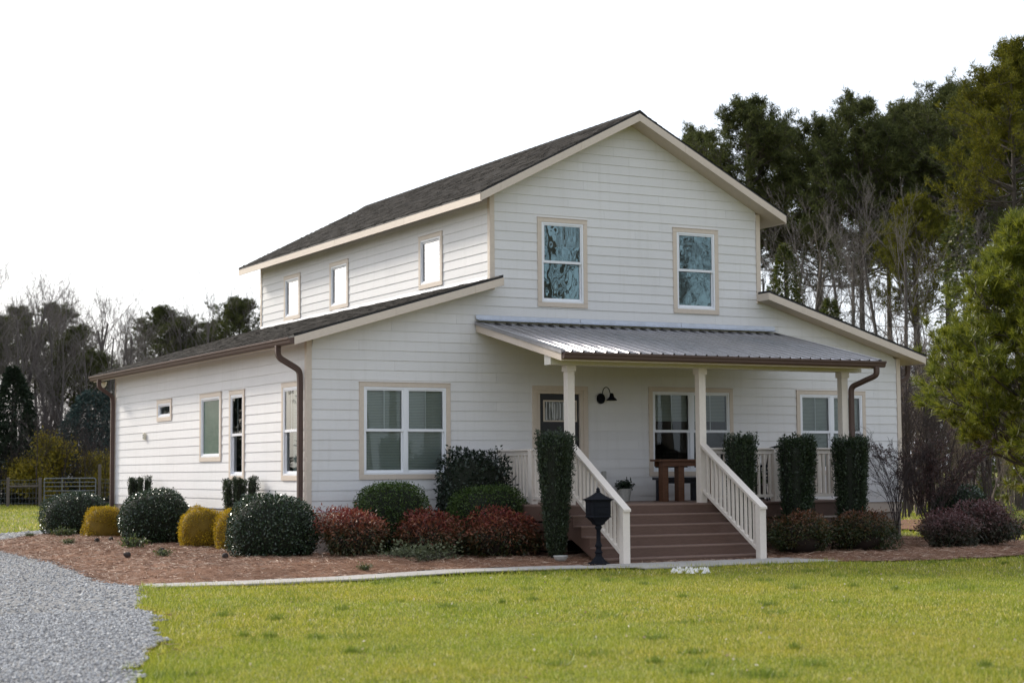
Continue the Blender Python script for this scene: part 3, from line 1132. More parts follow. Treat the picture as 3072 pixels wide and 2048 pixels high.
def window(mp, o, units=1, hung=True, glassm=None, bars=1, blind=None, lowbars=0, case=True, shade=None):
    glassm = glassm or M_GLASS
    a0, a1, z0, z1 = o
    win = frame_ring(mp, a0, a1, z0, z1, 0.036, -0.07, 0.010).build('window', M_VINYL, house, 0.003)
    if case:
        casing(win, mp, o)
    mul = 0.085
    wu = (a1-a0-0.072-mul*(units-1))/units
    for k in range(units):
        b0 = a0+0.036+k*(wu+mul)
        b1 = b0+wu
        if k:
            lbox(MB(), mp, b0-mul, b0, -0.068, 0.006, z0+0.036, z1-0.036).build('mullion', M_VINYL, win, 0.003)
        if hung:
            zm = z0+0.036+(z1-z0-0.072)*0.508
            # upper sash to the outside, lower sash set back
            frame_ring(mp, b0, b1, zm-0.028, z1-0.036, 0.028, -0.026, 0.0, 0.026, 0.05).build('sash', M_VINYL, win, 0.002)
            frame_ring(mp, b0, b1, z0+0.036, zm+0.012, 0.030, -0.062, -0.032, 0.03, 0.042).build('sash', M_VINYL, win, 0.002)
            pane(mp, win, b0+0.028, b1-0.028, zm+0.022, z1-0.062, -0.014, glassm)
            pane(mp, win, b0+0.030, b1-0.030, z0+0.078, zm-0.018, -0.048, glassm)
            for j in range(bars):
                ab = b0+(b1-b0)*(j+1)/(bars+1)
                lbox(MB(), mp, ab-0.009, ab+0.009, -0.024, -0.016, zm+0.022, z1-0.062).build('grille_bar', M_VINYL, win)
        else:
            frame_ring(mp, b0, b1, z0+0.036, z1-0.036, 0.03, -0.05, -0.012).build('sash', M_VINYL, win, 0.002)
            pane(mp, win, b0+0.03, b1-0.03, z0+0.066, z1-0.066, -0.03, glassm)
            for j in range(bars):
                ab = b0+(b1-b0)*(j+1)/(bars+1)
                lbox(MB(), mp, ab-0.009, ab+0.009, -0.042, -0.033, z0+0.066, z1-0.066).build('grille_bar', M_VINYL, win)
        if blind:
            s, t = blind
            lbox(MB(), mp, b0+0.01, b1-0.01, -0.098, -0.086, z0+0.05+(z1-z0)*s, z0+(z1-z0)*t-0.04).build('blind', M_BLIND, win)
    if shade:
        for (s0, s1, t0, t1) in shade:
            lbox(MB(), mp, a0+(a1-a0)*s0, a0+(a1-a0)*s1, -0.098, -0.086, z0+(z1-z0)*t0, z0+(z1-z0)*t1).build('blind', M_BLIND, win)
    return win


window(front, OPEN_F['dbl_left'], 2, blind=(0, 1))
window(front, OPEN_F['dbl_mid'], 2, blind=(0.60, 1))
window(front, OPEN_F['dbl_right'], 2, blind=(0, 1))
window(front, OPEN_F['up_left'], 1, glassm=M_GLASSW)
window(front, OPEN_F['up_right'], 1, glassm=M_GLASSW)
window(left_low, OPEN_L['small'], 1, hung=False, bars=2)
window(left_low, OPEN_L['frost'], 1, hung=False, bars=0, glassm=M_FROST)
window(left_low, OPEN_L['narrow'], 1)
window(left_low, OPEN_L['corner'], 1, shade=[(0.05, 0.62, 0.03, 0.97)])
for o_ in OPEN_U.values():
    window(left_up, o_, 1, hung=False, bars=1, glassm=M_GLASSB)

# front door
d0, d1, dz0, dz1 = OPEN_F['door']
door = MB().box(d0+0.075, d1-0.075, 0.045, 0.085, dz0+0.02, dz1-0.065).build('door', M_DOOR, house, 0.004)
casing_o = OPEN_F['door']
for (p, q, s, t) in ((d0-0.10, d1+0.10, dz1+0.001, dz1+0.09), (d0-0.10, d0-0.001, dz0, dz1), (d1+0.001, d1+0.10, dz0, dz1)):
    MB().box(p, q, -0.018, 0.018, s, t).build('trim_board', M_TRIM, door, 0.003)
for (p, q, s, t) in ((d0, d1, dz1-0.06, dz1), (d0, d0+0.07, dz0, dz1-0.0605), (d1-0.07, d1, dz0, dz1-0.0605)):
    MB().box(p, q, -0.004, 0.10, s, t).build('jamb', M_TRIM, door, 0.003)
MB().box(4.79, 5.46, 0.036, 0.0449, 1.595, 1.62).build('lite_frame', M_TRIM, door)
MB().box(4.79, 5.46, 0.036, 0.0449, 1.975, 2.00).build('lite_frame', M_TRIM, door)
MB().box(4.76, 4.789, 0.036, 0.0449, 1.595, 2.00).build('lite_frame', M_TRIM, door)
MB().box(5.461, 5.49, 0.036, 0.0449, 1.595, 2.00).build('lite_frame', M_TRIM, door)
MB().box(4.79, 5.46, 0.041, 0.0448, 1.621, 1.974).build('lite', M_LITE, door)
for k, xx in enumerate((4.83, 4.90, 4.965, 5.0, 5.06, 5.13, 5.2, 5.25, 5.33, 5.4)):
    MB().box(xx-0.004, xx+0.004, 0.037, 0.0409, 1.63+0.02*(k % 3), 1.965-0.03*(k % 2)).build('lead_bar', M_VINYL, door)
MB().lathe((5.44, 0.03, 1.02), [(0.005, -0.03), (0.03, -0.02), (0.034, 0.0), (0.03, 0.02), (0.005, 0.03)], 12).build('knob', M_BLACK, door, smooth=True)

# ------------------------------------------------------------------ roofs


def shingle_field(p_eave, p_ridge, yb, yf, seed, cover=0.145, tw=0.19):
    """tabs laid course by course on a slope that runs along y; p = (x, z)"""
    rg = np.random.default_rng(seed)
    ex, ez = p_eave
    rx, rz = p_ridge
    Ls = math.hypot(rx-ex, rz-ez)
    dx, dz = (rx-ex)/Ls, (rz-ez)/Ls
    nx_, nz_ = -dz, dx
    if nz_ < 0:
        nx_, nz_ = -nx_, -nz_
    nco = int(Ls/cover)+1
    Vs, Fs = [], []
    for c_ in range(nco):
        s0 = c_*cover
        s1 = min(s0+cover+0.03, Ls)
        y = yf - rg.uniform(0, tw)
        while y < yb:
            w_ = tw*rg.uniform(0.55, 1.35)
            ya, yb_ = max(y, yf), min(y+w_-0.004, yb)
            y += w_
            if yb_-ya < 0.02:
                continue
            th = rg.choice([0.007, 0.007, 0.016])+rg.uniform(0, 0.003)
            jit = rg.normal(0, 0.004)
            k = len(Vs)
            for (s_, h) in ((s0+jit, 0.0), (s0+jit, th), (s1, 0.004)):
                for yy in (ya, yb_):
                    Vs.append((ex+dx*s_+nx_*h, yy, ez+dz*s_+nz_*h))
            Fs += [(k, k+1, k+3, k+2), (k+2, k+3, k+5, k+4)]
    return mesh_np('shingles', np.array(Vs), np.array(Fs))


def roof_slope(ex, ez_under, rx, rz_under, yf, yb, depth, seed):
    """soffit slab + drip edge + shingles for one slope"""
    top = depth
    mb = MB()
    A = [(ex, yf, ez_under), (rx, yf, rz_under), (rx, yf, rz_under+top), (ex, yf, ez_under+top)]
    B = [(x, yb, z) for (x, _, z) in A]
    slab = mb.prism(A, B).build('roof', M_TRIM, house)
    s = 1 if rx > ex else -1
    ov = 0.022
    sl = (rz_under-ez_under)/(rx-ex)
    A = [(ex-s*ov, yf-ov, ez_under+top-s*ov*sl-0.012), (rx, yf-ov, rz_under+top+0.002), (rx, yf-ov, rz_under+top+0.036), (ex-s*ov, yf-ov, ez_under+top-s*ov*sl+0.036)]
    B = [(x, yb+ov, z) for (x, _, z) in A]
    MB().prism(A, B).build('drip_edge', M_DRIP, slab)
    sh = link('shingles', shingle_field((ex-s*(ov+0.012), ez_under+top-s*(ov+0.012)*sl+0.0365), (rx, rz_under+top+0.0365), yb+ov+0.008, yf-ov-0.006, seed), M_SHING, slab)
    sh['kind'] = 'stuff'
    return slab


YF = -0.375
UD, LD = 0.148, 0.142
ru_l = roof_slope(UX0-E_+0.02, UB+0.01, CX, UB+0.01+US*(CX-UX0+E_-0.02), YF, YB-0.02, UD, 31)
ru_r = roof_slope(UX1+E_-0.02, UB+0.01, CX, UB+0.01+US*(UX1+E_-0.02-CX), YF, YB-0.02, UD, 32)
rl_l = roof_slope(-0.365, LB+0.008, UX0-0.02, LB+0.008+LS*(UX0-0.02+0.365), YF, YB-0.02, LD, 33)
rl_r = roof_slope(W+0.365, LB-0.004, UX1+0.02, LB-0.004+LS*(W+0.365-UX1-0.02), YF, YB-0.02, LD, 34)
# the front stubs of the shed roofs that run a little past the corner of the upper storey
for (x0, x1, lb, sgn) in ((UX0-0.02, 3.70, LB+0.008+LS*(UX0-0.02+0.365), 1), (UX1+0.02, 9.735, LB-0.004+LS*(W+0.365-UX1-0.02), -1)):
    dx = abs(x1-x0)
    A = [(x0, YF, lb), (x1, YF, lb+LS*dx), (x1, YF, lb+LS*dx+LD), (x0, YF, lb+LD)]
    MB().prism(A, [(x, -0.003, z) for (x, _, z) in A]).build('roof', M_TRIM, house)
    A = [(x0, YF-0.022, lb+LD-0.01), (x1, YF-0.022, lb+LS*dx+LD-0.01), (x1, YF-0.022, lb+LS*dx+LD+0.052), (x0, YF-0.022, lb+LD+0.052)]
    MB().prism(A, [(x, -0.003, z) for (x, _, z) in A]).build('drip_edge', M_DRIP, house)
# ridge cap
mbr = MB()
zr = UB+0.01+US*(CX-UX0+E_-0.02)+UD+0.05
for k in range(58):
    y0 = YF-0.03+k*0.232
    if y0 > YB-0.15:
        break
    h = 0.012
    A = [(CX-0.16, y0, zr-0.16*US+0.004), (CX, y0, zr+0.022), (CX+0.16, y0, zr-0.16*US+0.004), (CX+0.16, y0, zr-0.16*US-0.02), (CX, y0, zr-0.01), (CX-0.16, y0, zr-0.16*US-0.02)]
    B = [(x, y0+0.26, z-0.008) for (x, _, z) in A]
    mbr.prism(A, B)
rc = mbr.build('ridge_cap', M_SHING, house)
rc['kind'] = 'stuff'

# fascia and rake boards, butted in lengths


def rake(x0, z0, x1, z1, y0, y1, depth, cuts=()):
    ts = [0]+list(cuts)+[1]
    for a, b_ in zip(ts[:-1], ts[1:]):
        xa, xb = x0+(x1-x0)*a, x0+(x1-x0)*b_
        za, zb = z0+(z1-z0)*a, z0+(z1-z0)*b_
        g = 0.0022 if b_ < 1 else 0
        xb -= g*(1 if x1 > x0 else -1)
        A = [(xa, y0, za), (xb, y0, zb), (xb, y0, zb+depth), (xa, y0, za+depth)]
        MB().prism(A, [(x, y1, z) for (x, _, z) in A]).build('fascia_board', M_TRIM, house, 0.002)


RZ = UB+US*(CX-UX0+E_)
rake(UX0-E_, UB, CX-0.001, RZ, -0.40, YF-0.002, 0.150, (0.12, 0.62))
rake(UX1+E_, UB, CX+0.001, RZ, -0.40, YF-0.002, 0.150, (0.10, 0.70))
rake(-0.385, LB, 3.695, LB+LS*4.08, -0.40, YF-0.002, 0.143, (0.47, 0.86))
rake(W+0.385, LB-0.012, 9.73, LB-0.012+LS*(W+0.385-9.73), -0.40, YF-0.002, 0.143, (0.30, 0.80))
for (x0, x1) in ((3.695, 3.715), (9.71, 9.73)):
    zt = LB+LS*4.08 if x0 < 5 else LB-0.012+LS*(W+0.385-9.73)
    MB().box(x0+0.0005, x1-0.0005, -0.3995, -0.002, zt, zt+0.143).build('fascia_board', M_TRIM, house, 0.002)
for (y0, y1) in ((-0.3995, 3.0), (3.004, 6.65), (6.654, 10.3), (10.304, YB)):
    MB().box(UX0-E_, UX0-E_+0.019, y0, y1, UB-0.004, UB+0.150).build('fascia_board', M_TRIM, house, 0.002)
    MB().box(UX1+E_-0.019, UX1+E_, y0, y1, UB-0.004, UB+0.150).build('fascia_board', M_TRIM, house, 0.002)
    MB().box(-0.384, -0.366, y0, y1, LB-0.004, LB+0.13).build('fascia_board', M_TRIM, house, 0.002)
    MB().box(W+0.366, W+0.384, y0, y1, LB-0.016, LB+0.118).build('fascia_board', M_TRIM, house, 0.002)

# step flashing where the shed roof meets the upper wall
zf = LB+LS*(UX0+0.385)+LD+0.05
y = 0.1
while y < L-0.05:
    hgt = 0.045+random.uniform(-0.012, 0.010)
    w_ = random.uniform(0.32, 0.42)
    MB().add([(UX0-0.014, y, zf-0.05), (UX0-0.014, min(y+w_, L), zf-0.05), (UX0-0.016, min(y+w_, L), zf+hgt), (UX0-0.016, y, zf+hgt)], [(3, 2, 1, 0)]).build('step_flashing', M_FLASH, house)
    y += w_-0.015

# gutters and downspouts
GP = [(0, 0), (0, 0.118), (0.012, 0.118), (0.022, 0.085), (0.05, 0.05), (0.062, 0.03), (0.062, 0.0)]


def gutter(x_face, z_top, y0, y1, s):
    """K-style trough hung on an eave that runs along y; s = outward x sign"""
    prof = [(0, 0), (0, -0.115), (0.065, -0.115), (0.085, -0.09), (0.095, -0.05), (0.118, -0.03), (0.118, -0.006), (0.126, 0.0), (0.116, 0.004), (0.112, -0.02)]
    A = [(x_face+s*a, y0, z_top+b_) for a, b_ in prof]
    B = [(x_face+s*a, y1, z_top+b_) for a, b_ in prof]
    return MB().prism(A, B).build('gutter', M_GUT, house)


gutter(-0.386, LB+0.132, -0.395, YB+0.02, -1)
gutter(W+0.386, LB+0.12, -0.30, YB+0.02, 1)
RECT = [(-0.04, -0.03), (0.04, -0.03), (0.04, 0.03), (-0.04, 0.03)]
RIB = [(-0.045, -0.033), (-0.03, -0.038), (-0.015, -0.031), (0.0, -0.038), (0.015, -0.031), (0.03, -0.038), (0.045, -0.033), (0.045, 0.033), (0.0, 0.036), (-0.045, 0.033)]


def bez(pts, n=5, rmax=9.0):
    """rounded corners on a polyline"""
    pts = [Vector(p) for p in pts]
    out = [pts[0]]
    for a, b_, c_ in zip(pts[:-2], pts[1:-1], pts[2:]):
        r_ = min((a-b_).length*0.45, (c_-b_).length*0.45, rmax)
        p = b_+(a-b_).normalized()*r_
        q = b_+(c_-b_).normalized()*r_
        for k in range(n+1):
            t = k/n
            out.append(p*(1-t)**2+b_*2*t*(1-t)+q*t*t)
    out.append(pts[-1])
    return out


def downspout(pts):
    return MB().sweep(bez(pts), RIB).build('downspout', M_GUT, house)


downspout([(-0.43, 0.30, LB+0.03), (-0.43, 0.30, 2.70), (-0.075, 0.17, 2.47), (-0.062, 0.17, 2.3), (-0.062, 0.17, -0.80)])
downspout([(-0.43, 12.30, LB+0.03), (-0.43, 12.30, 2.72), (-0.075, 12.42, 2.52), (-0.062, 12.43, 2.35), (-0.062, 12.43, -0.62)])
downspout([(W+0.45, 0.25, LB+0.02), (W+0.45, 0.25, 2.62), (W+0.07, 0.25, 2.44), (W+0.06, 0.25, 2.3), (W+0.06, 0.25, -0.80)])

# flood lamps under two eave corners, outlet box, lamp by the door


def flood(x, y, z, dx):
    f = MB().lathe((x, y, z-0.05), [(0.05, 0.02), (0.055, 0.05)], 14).build('floodlight', M_LAMPW, house)
    for k, s_ in enumerate((-1, 1)):
        mb = MB()
        base = Vector((x, y, z-0.03))
        tip = base+Vector((dx*0.11, s_*0.11, -0.06))
        ax = (tip-base).normalized()
        mb.sweep([base, base+ax*0.06], [(0.018*math.cos(t), 0.018*math.sin(t)) for t in np.linspace(0, 2*PI, 9)[:-1]])
        mb.sweep([base+ax*0.05, base+ax*0.14], [(0.055*math.cos(t), 0.055*math.sin(t)) for t in np.linspace(0, 2*PI, 13)[:-1]])
        mb.build('lamp_head', M_LAMPW, f)


flood(-0.18, 12.72, 2.87, -0.6)
flood(W+0.17, 0.5, 2.87, 0.6)
ob = MB().box(-0.055, -0.012, 9.82, 9.93, 1.44, 1.59).build('outlet_box', M_LAMPW, house, 0.008)
MB().box(-0.062, -0.0555, 9.84, 9.91, 1.47, 1.505).build('cover', M_GALV, ob, 0.003)
MB().box(-0.062, -0.0555, 9.84, 9.91, 1.52, 1.555).build('cover', M_GALV, ob, 0.003)

lampb = MB()
lampb.sweep([(5.985, -0.014, 2.04), (5.985, -0.05, 2.04)], [(0.085*math.cos(t), 0.10*math.sin(t)) for t in np.linspace(0, 2*PI, 17)[:-1]])
wall_lamp = lampb.build('wall_lamp', M_BLACK, house)
arc = [(5.985, -0.06, 2.05)]+[(5.985+0.06*(1-math.cos(t)), -0.10-0.02*t, 2.16+0.095*math.sin(t)) for t in np.linspace(0, PI, 12)]+[(6.11, -0.17, 2.13)]
MB().tube(arc, 0.009, 8).build('gooseneck', M_BLACK, wall_lamp)
MB().lathe((6.13, -0.19, 2.0), [(0.105, 0.0), (0.10, 0.016), (0.066, 0.05), (0.045, 0.075), (0.038, 0.12), (0.018, 0.14)], 18).build('lamp_shade', M_BLACK, wall_lamp, smooth=True)

# ------------------------------------------------------------------ porch
PX0, PX1 = 3.325, 10.175
PYF = -3.165
PS = 0.229


def pz(y):                                    # underside of the rake board
    return 3.243 + PS*y


DZ = 0.085
# roof deck under the tin, with ceiling boards
A = [(PX0+0.02, 0.0, pz(0)+0.02), (PX0+0.02, PYF+0.02, pz(PYF)+0.02), (PX0+0.02, PYF+0.02, pz(PYF)+0.145), (PX0+0.02, 0.0, pz(0)+0.145)]
porch_roof = MB().prism([(x, y-0.021, z) for x, y, z in A], [(PX1-0.02, y-0.021, z) for _, y, z in A]).build('porch_roof', M_CEIL, house)
for x0, x1 in ((PX0, PX0+0.019), (PX1-0.019, PX1)):
    A = [(x0, -0.015, pz(-0.015)), (x0, PYF, pz(PYF)), (x0, PYF, pz(PYF)+0.150), (x0, -0.015, pz(-0.015)+0.150)]
    MB().prism(A, [(x1, y, z) for _, y, z in A]).build('fascia_board', M_TRIM, house, 0.002)
MB().box(PX0+0.0195, PX1-0.0195, PYF, PYF+0.018, pz(PYF)+0.002, pz(PYF)+0.148).build('fascia_board', M_TRIM, house, 0.002)
# ribbed tin panels
PITCH_R = 0.2283
rx_ = PX0-0.015


def tin_z(y):
    return pz(y)+0.158


npan = 0
xs0 = rx_
while xs0 < PX1-0.05:
    xs1 = min(xs0+PITCH_R*4, PX1+0.012)
    prof = []
    x = xs0
    prof.append((x, 0))
    first = True
    while x < xs1-0.05:
        nx1 = x+PITCH_R
        c0 = x+PITCH_R-0.04
        if c0+0.05 > xs1+0.02:
            break
        # faint minor swages between the ribs
        for q in (0.07, 0.12):
            prof += [(x+q, 0), (x+q+0.005, 0.003), (x+q+0.011, 0.003), (x+q+0.016, 0)]
        prof += [(c0-0.012, 0), (c0+0.004, 0.030), (c0+0.028, 0.030), (c0+0.0395, 0)]
        x = nx1
    if prof[-1][0] < xs1-0.001:
        prof.append((xs1, 0))
    Y0, Y1 = -0.015, PYF-0.045
    Vs = []
    for (px, h) in prof:
        Vs += [(px, Y0, tin_z(Y0)+h), (px, Y1, tin_z(Y1)+h)]
    n_ = len(prof)
    Fs = [(2*i, 2*i+1, 2*i+3, 2*i+2) for i in range(n_-1)]
    k = len(Vs)
    Vs2 = [(a, b_, c_-0.004) for a, b_, c_ in Vs]
    Fs2 = [tuple(j+k for j in f[::-1]) for f in Fs]
    Fe = [(2*i+1, 2*i+1+k, 2*i+3+k, 2*i+3) for i in range(n_-1)]
    MB().add(Vs+Vs2, Fs+Fs2+Fe).build('roof_panel', M_TIN, porch_roof)
    xs0 = xs1
    npan += 1
# flat rake trim on both ends, wall flashing, eave closure
for x0, x1 in ((PX0-0.022, PX0+0.115), (PX1-0.04, PX1+0.02)):
    A = [(x0, -0.015, tin_z(-0.015)+0.032), (x0, PYF-0.05, tin_z(PYF-0.05)+0.032), (x0, PYF-0.05, tin_z(PYF-0.05)+0.036), (x0, -0.015, tin_z(-0.015)+0.036)]
    MB().prism(A, [(x1, y, z-0.004) for _, y, z in A]).build('rake_trim', M_TIN, porch_roof)
    xa = x0 if x0 < 5 else x1
    A = [(xa-0.003, -0.015, tin_z(-0.015)-0.03), (xa-0.003, PYF-0.05, tin_z(PYF-0.05)-0.03), (xa-0.003, PYF-0.05, tin_z(PYF-0.05)+0.024), (xa-0.003, -0.015, tin_z(-0.015)+0.024)]
    MB().prism(A, [(xa, y, z) for _, y, z in A]).build('rake_trim', M_TIN, porch_roof)
for x0, x1 in ((PX0, 5.55), (5.56, 7.85), (7.86, PX1-0.05)):
    A = [(x0, -0.018, 3.475), (x0, -0.018, 3.552), (x0, -0.022, 3.552), (x0, -0.022, 3.478), (x0, -0.14, 3.447), (x0, -0.14, 3.442)]
    MB().prism(A, [(x1, y, z) for _, y, z in A]).build('flashing', M_FLASH2, porch_roof)
# gutter along the porch eave
zg = pz(PYF)+0.142
prof = [(0, 0), (0, -0.112), (0.065, -0.112), (0.085, -0.088), (0.095, -0.05), (0.118, -0.03), (0.118, -0.006), (0.126, 0.0), (0.116, 0.004), (0.112, -0.02)]
A = [(PX0+0.012, PYF-0.002-a, zg+b_) for a, b_ in prof]
MB().prism(A, [(PX1+0.075, y, z) for _, y, z in A]).build('gutter', M_GUT, house)
downspout([(PX1-0.12, PYF-0.06, zg-0.10), (PX1-0.12, PYF-0.06, 2.40), (9.86, -2.72, 2.20), (9.855, -2.72, 2.02), (9.855, -2.72, -0.55)])
# beam, posts
MB().box(3.37, PX1-0.06, -2.72, -2.50, 2.478, pz(-2.6)+0.01).build('beam', M_BEAM, house, 0.004)
PYP = -2.70


def porch_post(x0):
    p = MB().box(x0, x0+0.14, PYP, PYP+0.14, DZ, 2.478).build('porch_post', M_CREAM, house, 0.004)
    MB().box(x0-0.022, x0+0.162, PYP-0.022, PYP-0.001, 2.372, 2.477).build('cap_board', M_CREAM, p, 0.002)
    MB().box(x0-0.022, x0+0.162, PYP+0.141, PYP+0.162, 2.372, 2.477).build('cap_board', M_CREAM, p, 0.002)
    MB().box(x0-0.022, x0-0.001, PYP-0.0005, PYP+0.1405, 2.372, 2.477).build('cap_board', M_CREAM, p, 0.002)
    MB().box(x0+0.141, x0+0.162, PYP-0.0005, PYP+0.1405, 2.372, 2.477).build('cap_board', M_CREAM, p, 0.002)
    return p


PX = (3.715, 6.43, 9.655)
for x_ in PX:
    porch_post(x_)

# deck: boards, rim, dark skirt boards with gaps, black sheet painted as shade behind
deck = MB().box(3.42, 10.0, -2.70, -0.03, -0.16, DZ-0.032).build('deck', M_DECK, house)
y = -2.80
while y < -0.05:
    MB().box(3.40, 10.02, y+0.003, min(y+0.137, -0.022), DZ-0.030, DZ).build('deck_board', M_DECKEDGE, deck, 0.003)
    y += 0.141
MB().box(3.40, 10.02, -2.765, -2.74, -0.19, DZ-0.031).build('rim_board', M_DECK, deck, 0.002)
MB().box(3.40, 3.425, -2.739, -0.03, -0.19, DZ-0.031).build('rim_board', M_DECK, deck, 0.002)
for k in range(4):
    z1 = -0.225-k*0.165
    z0 = z1-0.135
    MB().box(6.86, 10.0, -2.735, -2.712, z0, z1).build('skirt_slat_or_shade', M_DECK, deck, 0.002)
    MB().box(3.43, 3.453, -2.70, -0.03, z0, z1).build('skirt_slat_or_shade', M_DECK, deck, 0.002)
for px in (3.6, 6.9, 8.4, 9.8):
    MB().box(px, px+0.14, -2.60, -2.46, GZ-0.05, -0.16).build('pier', M_DECK, deck)
MB().box(3.6, 9.9, -1.2, -1.18, GZ-0.05, -0.16).build('skirt_slat_or_shade', M_UNDER, deck)  # black sheet, not a slat: paints the shade under the deck

# steps
RIS, RUN = 0.170, 0.277
ST0, ST1 = 3.58, 6.79
poly = [(-2.768, DZ-0.04)]
for k in range(1, 6):
    yk = -2.768-RUN*(k-1)
    zk = DZ-RIS*k-0.028
    poly += [(yk, zk), (yk-RUN, zk)]
poly += [(-2.768-RUN*5, GZ+0.02), (-2.768-RUN*5+0.32, GZ+0.02), (-2.768, -0.40)]
for x0 in (ST0+0.015, 5.1, ST1-0.055):
    MB().prism([(x0, y_, z_) for y_, z_ in poly], [(x0+0.04, y_, z_) for y_, z_ in poly]).build('stringer', M_DECK, house)
stc = MB().box(ST0+0.056, ST1-0.056, -2.90, -2.80, -0.5, -0.25).build('staircase', M_DECK, house)
for k in range(1, 6):
    y0 = -2.768-RUN*(k-1)
    z = DZ-RIS*k
    for (ya, yb_) in ((y0-RUN-0.028, y0-RUN+0.125), (y0-RUN+0.129, y0-0.022)):
        MB().box(ST0, ST1, ya, yb_, z-0.027, z).build('tread', M_DECKEDGE, stc, 0.004)
for k in range(0, 6):
    y0 = -2.768-RUN*k-(0.0 if k else 0.0)
    ztop_ = DZ-RIS*k-0.0285
    zbot = max(DZ-RIS*(k+1)+0.001, GZ+0.01)
    if k == 0:
        MB().box(ST0, ST1, y0-0.0235, y0-0.0005, zbot, ztop_-0.002).build('riser', M_DECK, stc)
    else:
        MB().box(ST0, ST1, y0-0.0215, y0-0.0005, zbot, ztop_).build('riser', M_DECK, stc)

# railings


def rail_run(p0, p1, z0, post0=True):
    """level railing between two plan points; a thing-part with its balusters"""
    a, b_ = Vector((*p0, 0)), Vector((*p1, 0))
    t = (b_-a).normalized()
    nn = Vector((-t.y, t.x, 0))
    Ln = (b_-a).length

    def slab(s0, s1, hw, za, zb):
        q = [a+t*s0-nn*hw, a+t*s1-nn*hw, a+t*s1+nn*hw, a+t*s0+nn*hw]
        return MB().prism([(p.x, p.y, za) for p in q], [(p.x, p.y, zb) for p in q])
    rail = slab(0.002, Ln-0.002, 0.068, z0+0.945, z0+0.978).build('railing', M_CREAM, house, 0.004)
    slab(0.002, Ln-0.002, 0.035, z0+0.905, z0+0.944).build('top_rail', M_CREAM, rail, 0.003)
    slab(0.002, Ln-0.002, 0.030, z0+0.865, z0+0.904).build('top_rail', M_CREAM, rail, 0.003)
    slab(0.002, Ln-0.002, 0.036, z0+0.078, z0+0.132).build('bottom_rail', M_CREAM, rail, 0.003)
    nb = int(Ln/0.117)
    for k in range(nb):
        s = Ln*(k+0.5)/nb
        slab(s-0.021, s+0.021, 0.021, z0+0.1325, z0+0.8645).build('baluster', M_CREAM, rail)
    for s in (Ln*0.5,):
        slab(s-0.04, s+0.04, 0.03, z0+0.001, z0+0.0775).build('foot_block', M_CREAM, rail)
    return rail


def newel(x, y, z0, z1):
    return MB().box(x, x+0.125, y, y+0.125, z0, z1).build('newel_post', M_CREAM, house, 0.004)


ry = PYP+0.07
newel(8.065, ry-0.062, DZ, DZ+0.944)
rail_run((PX[1]+0.142, ry), (8.063, ry), DZ)
rail_run((8.192, ry), (PX[2]-0.002, ry), DZ)
sx = PX[0]+0.07
newel(sx-0.062, -1.37, DZ, DZ+0.944)
rail_run((sx, PYP+0.142), (sx, -1.372), DZ)
rail_run((sx, -1.243), (sx, -0.02), DZ)
rail_run((9.725, PYP+0.142), (9.725, -0.02), DZ)
# sloping stair rails
for x0 in (PX[0]+0.005, PX[1]+0.005):
    y0, y1 = PYP-0.001, -4.32
    zt0, zt1 = DZ+1.045, 0.135
    sl = (zt0-zt1)/(y0-y1)

    def zz(y):
        return zt1+sl*(y-y1)
    xm = x0+0.065
    nw = MB().add([(x0, -4.445, GZ+0.01), (x0+0.13, -4.445, GZ+0.01), (x0+0.13, -4.315, GZ+0.01), (x0, -4.315, GZ+0.01),
                   (x0, -4.445, zz(-4.445)-0.045), (x0+0.13, -4.445, zz(-4.445)-0.045), (x0+0.13, -4.315, zz(-4.315)-0.045), (x0, -4.315, zz(-4.315)-0.045)],
                  [(0, 3, 2, 1), (4, 5, 6, 7), (0, 1, 5, 4), (1, 2, 6, 5), (2, 3, 7, 6), (3, 0, 4, 7)]).build('newel_post', M_CREAM, house, 0.004)

    def sloped(name, hw, d0, d1, ya, yb_, parent):
        A = [(xm-hw, ya, zz(ya)+d0), (xm+hw, ya, zz(ya)+d0), (xm+hw, ya, zz(ya)+d1), (xm-hw, ya, zz(ya)+d1)]
        B = [(xm-hw, yb_, zz(yb_)+d0), (xm+hw, yb_, zz(yb_)+d0), (xm+hw, yb_, zz(yb_)+d1), (xm-hw, yb_, zz(yb_)+d1)]
        return MB().prism(A, B).build(name, M_CREAM, parent, 0.004)
    rail = sloped('railing', 0.072, -0.042, 0.0, y0, -4.475, house)
    sloped('top_rail', 0.034, -0.10, -0.0425, y0, -4.312, rail)
    sloped('bottom_rail', 0.036, -0.86, -0.795, y0-0.02, -4.312, rail)
    nb = 12
    for k in range(nb):
        yb0 = y0-0.08-(y0-y1-0.14)*(k+0.5)/nb
        A = [(xm-0.02, yb0-0.02, zz(yb0-0.02)-0.795), (xm+0.02, yb0-0.02, zz(yb0-0.02)-0.795), (xm+0.02, yb0+0.02, zz(yb0+0.02)-0.795), (xm-0.02, yb0+0.02, zz(yb0+0.02)-0.795)]
        B = [(xm-0.02, yb0-0.02, zz(yb0-0.02)-0.101), (xm+0.02, yb0-0.02, zz(yb0-0.02)-0.101), (xm+0.02, yb0+0.02, zz(yb0+0.02)-0.101), (xm-0.02, yb0+0.02, zz(yb0+0.02)-0.101)]
        MB().prism(A, B).build('baluster', M_CREAM, rail)

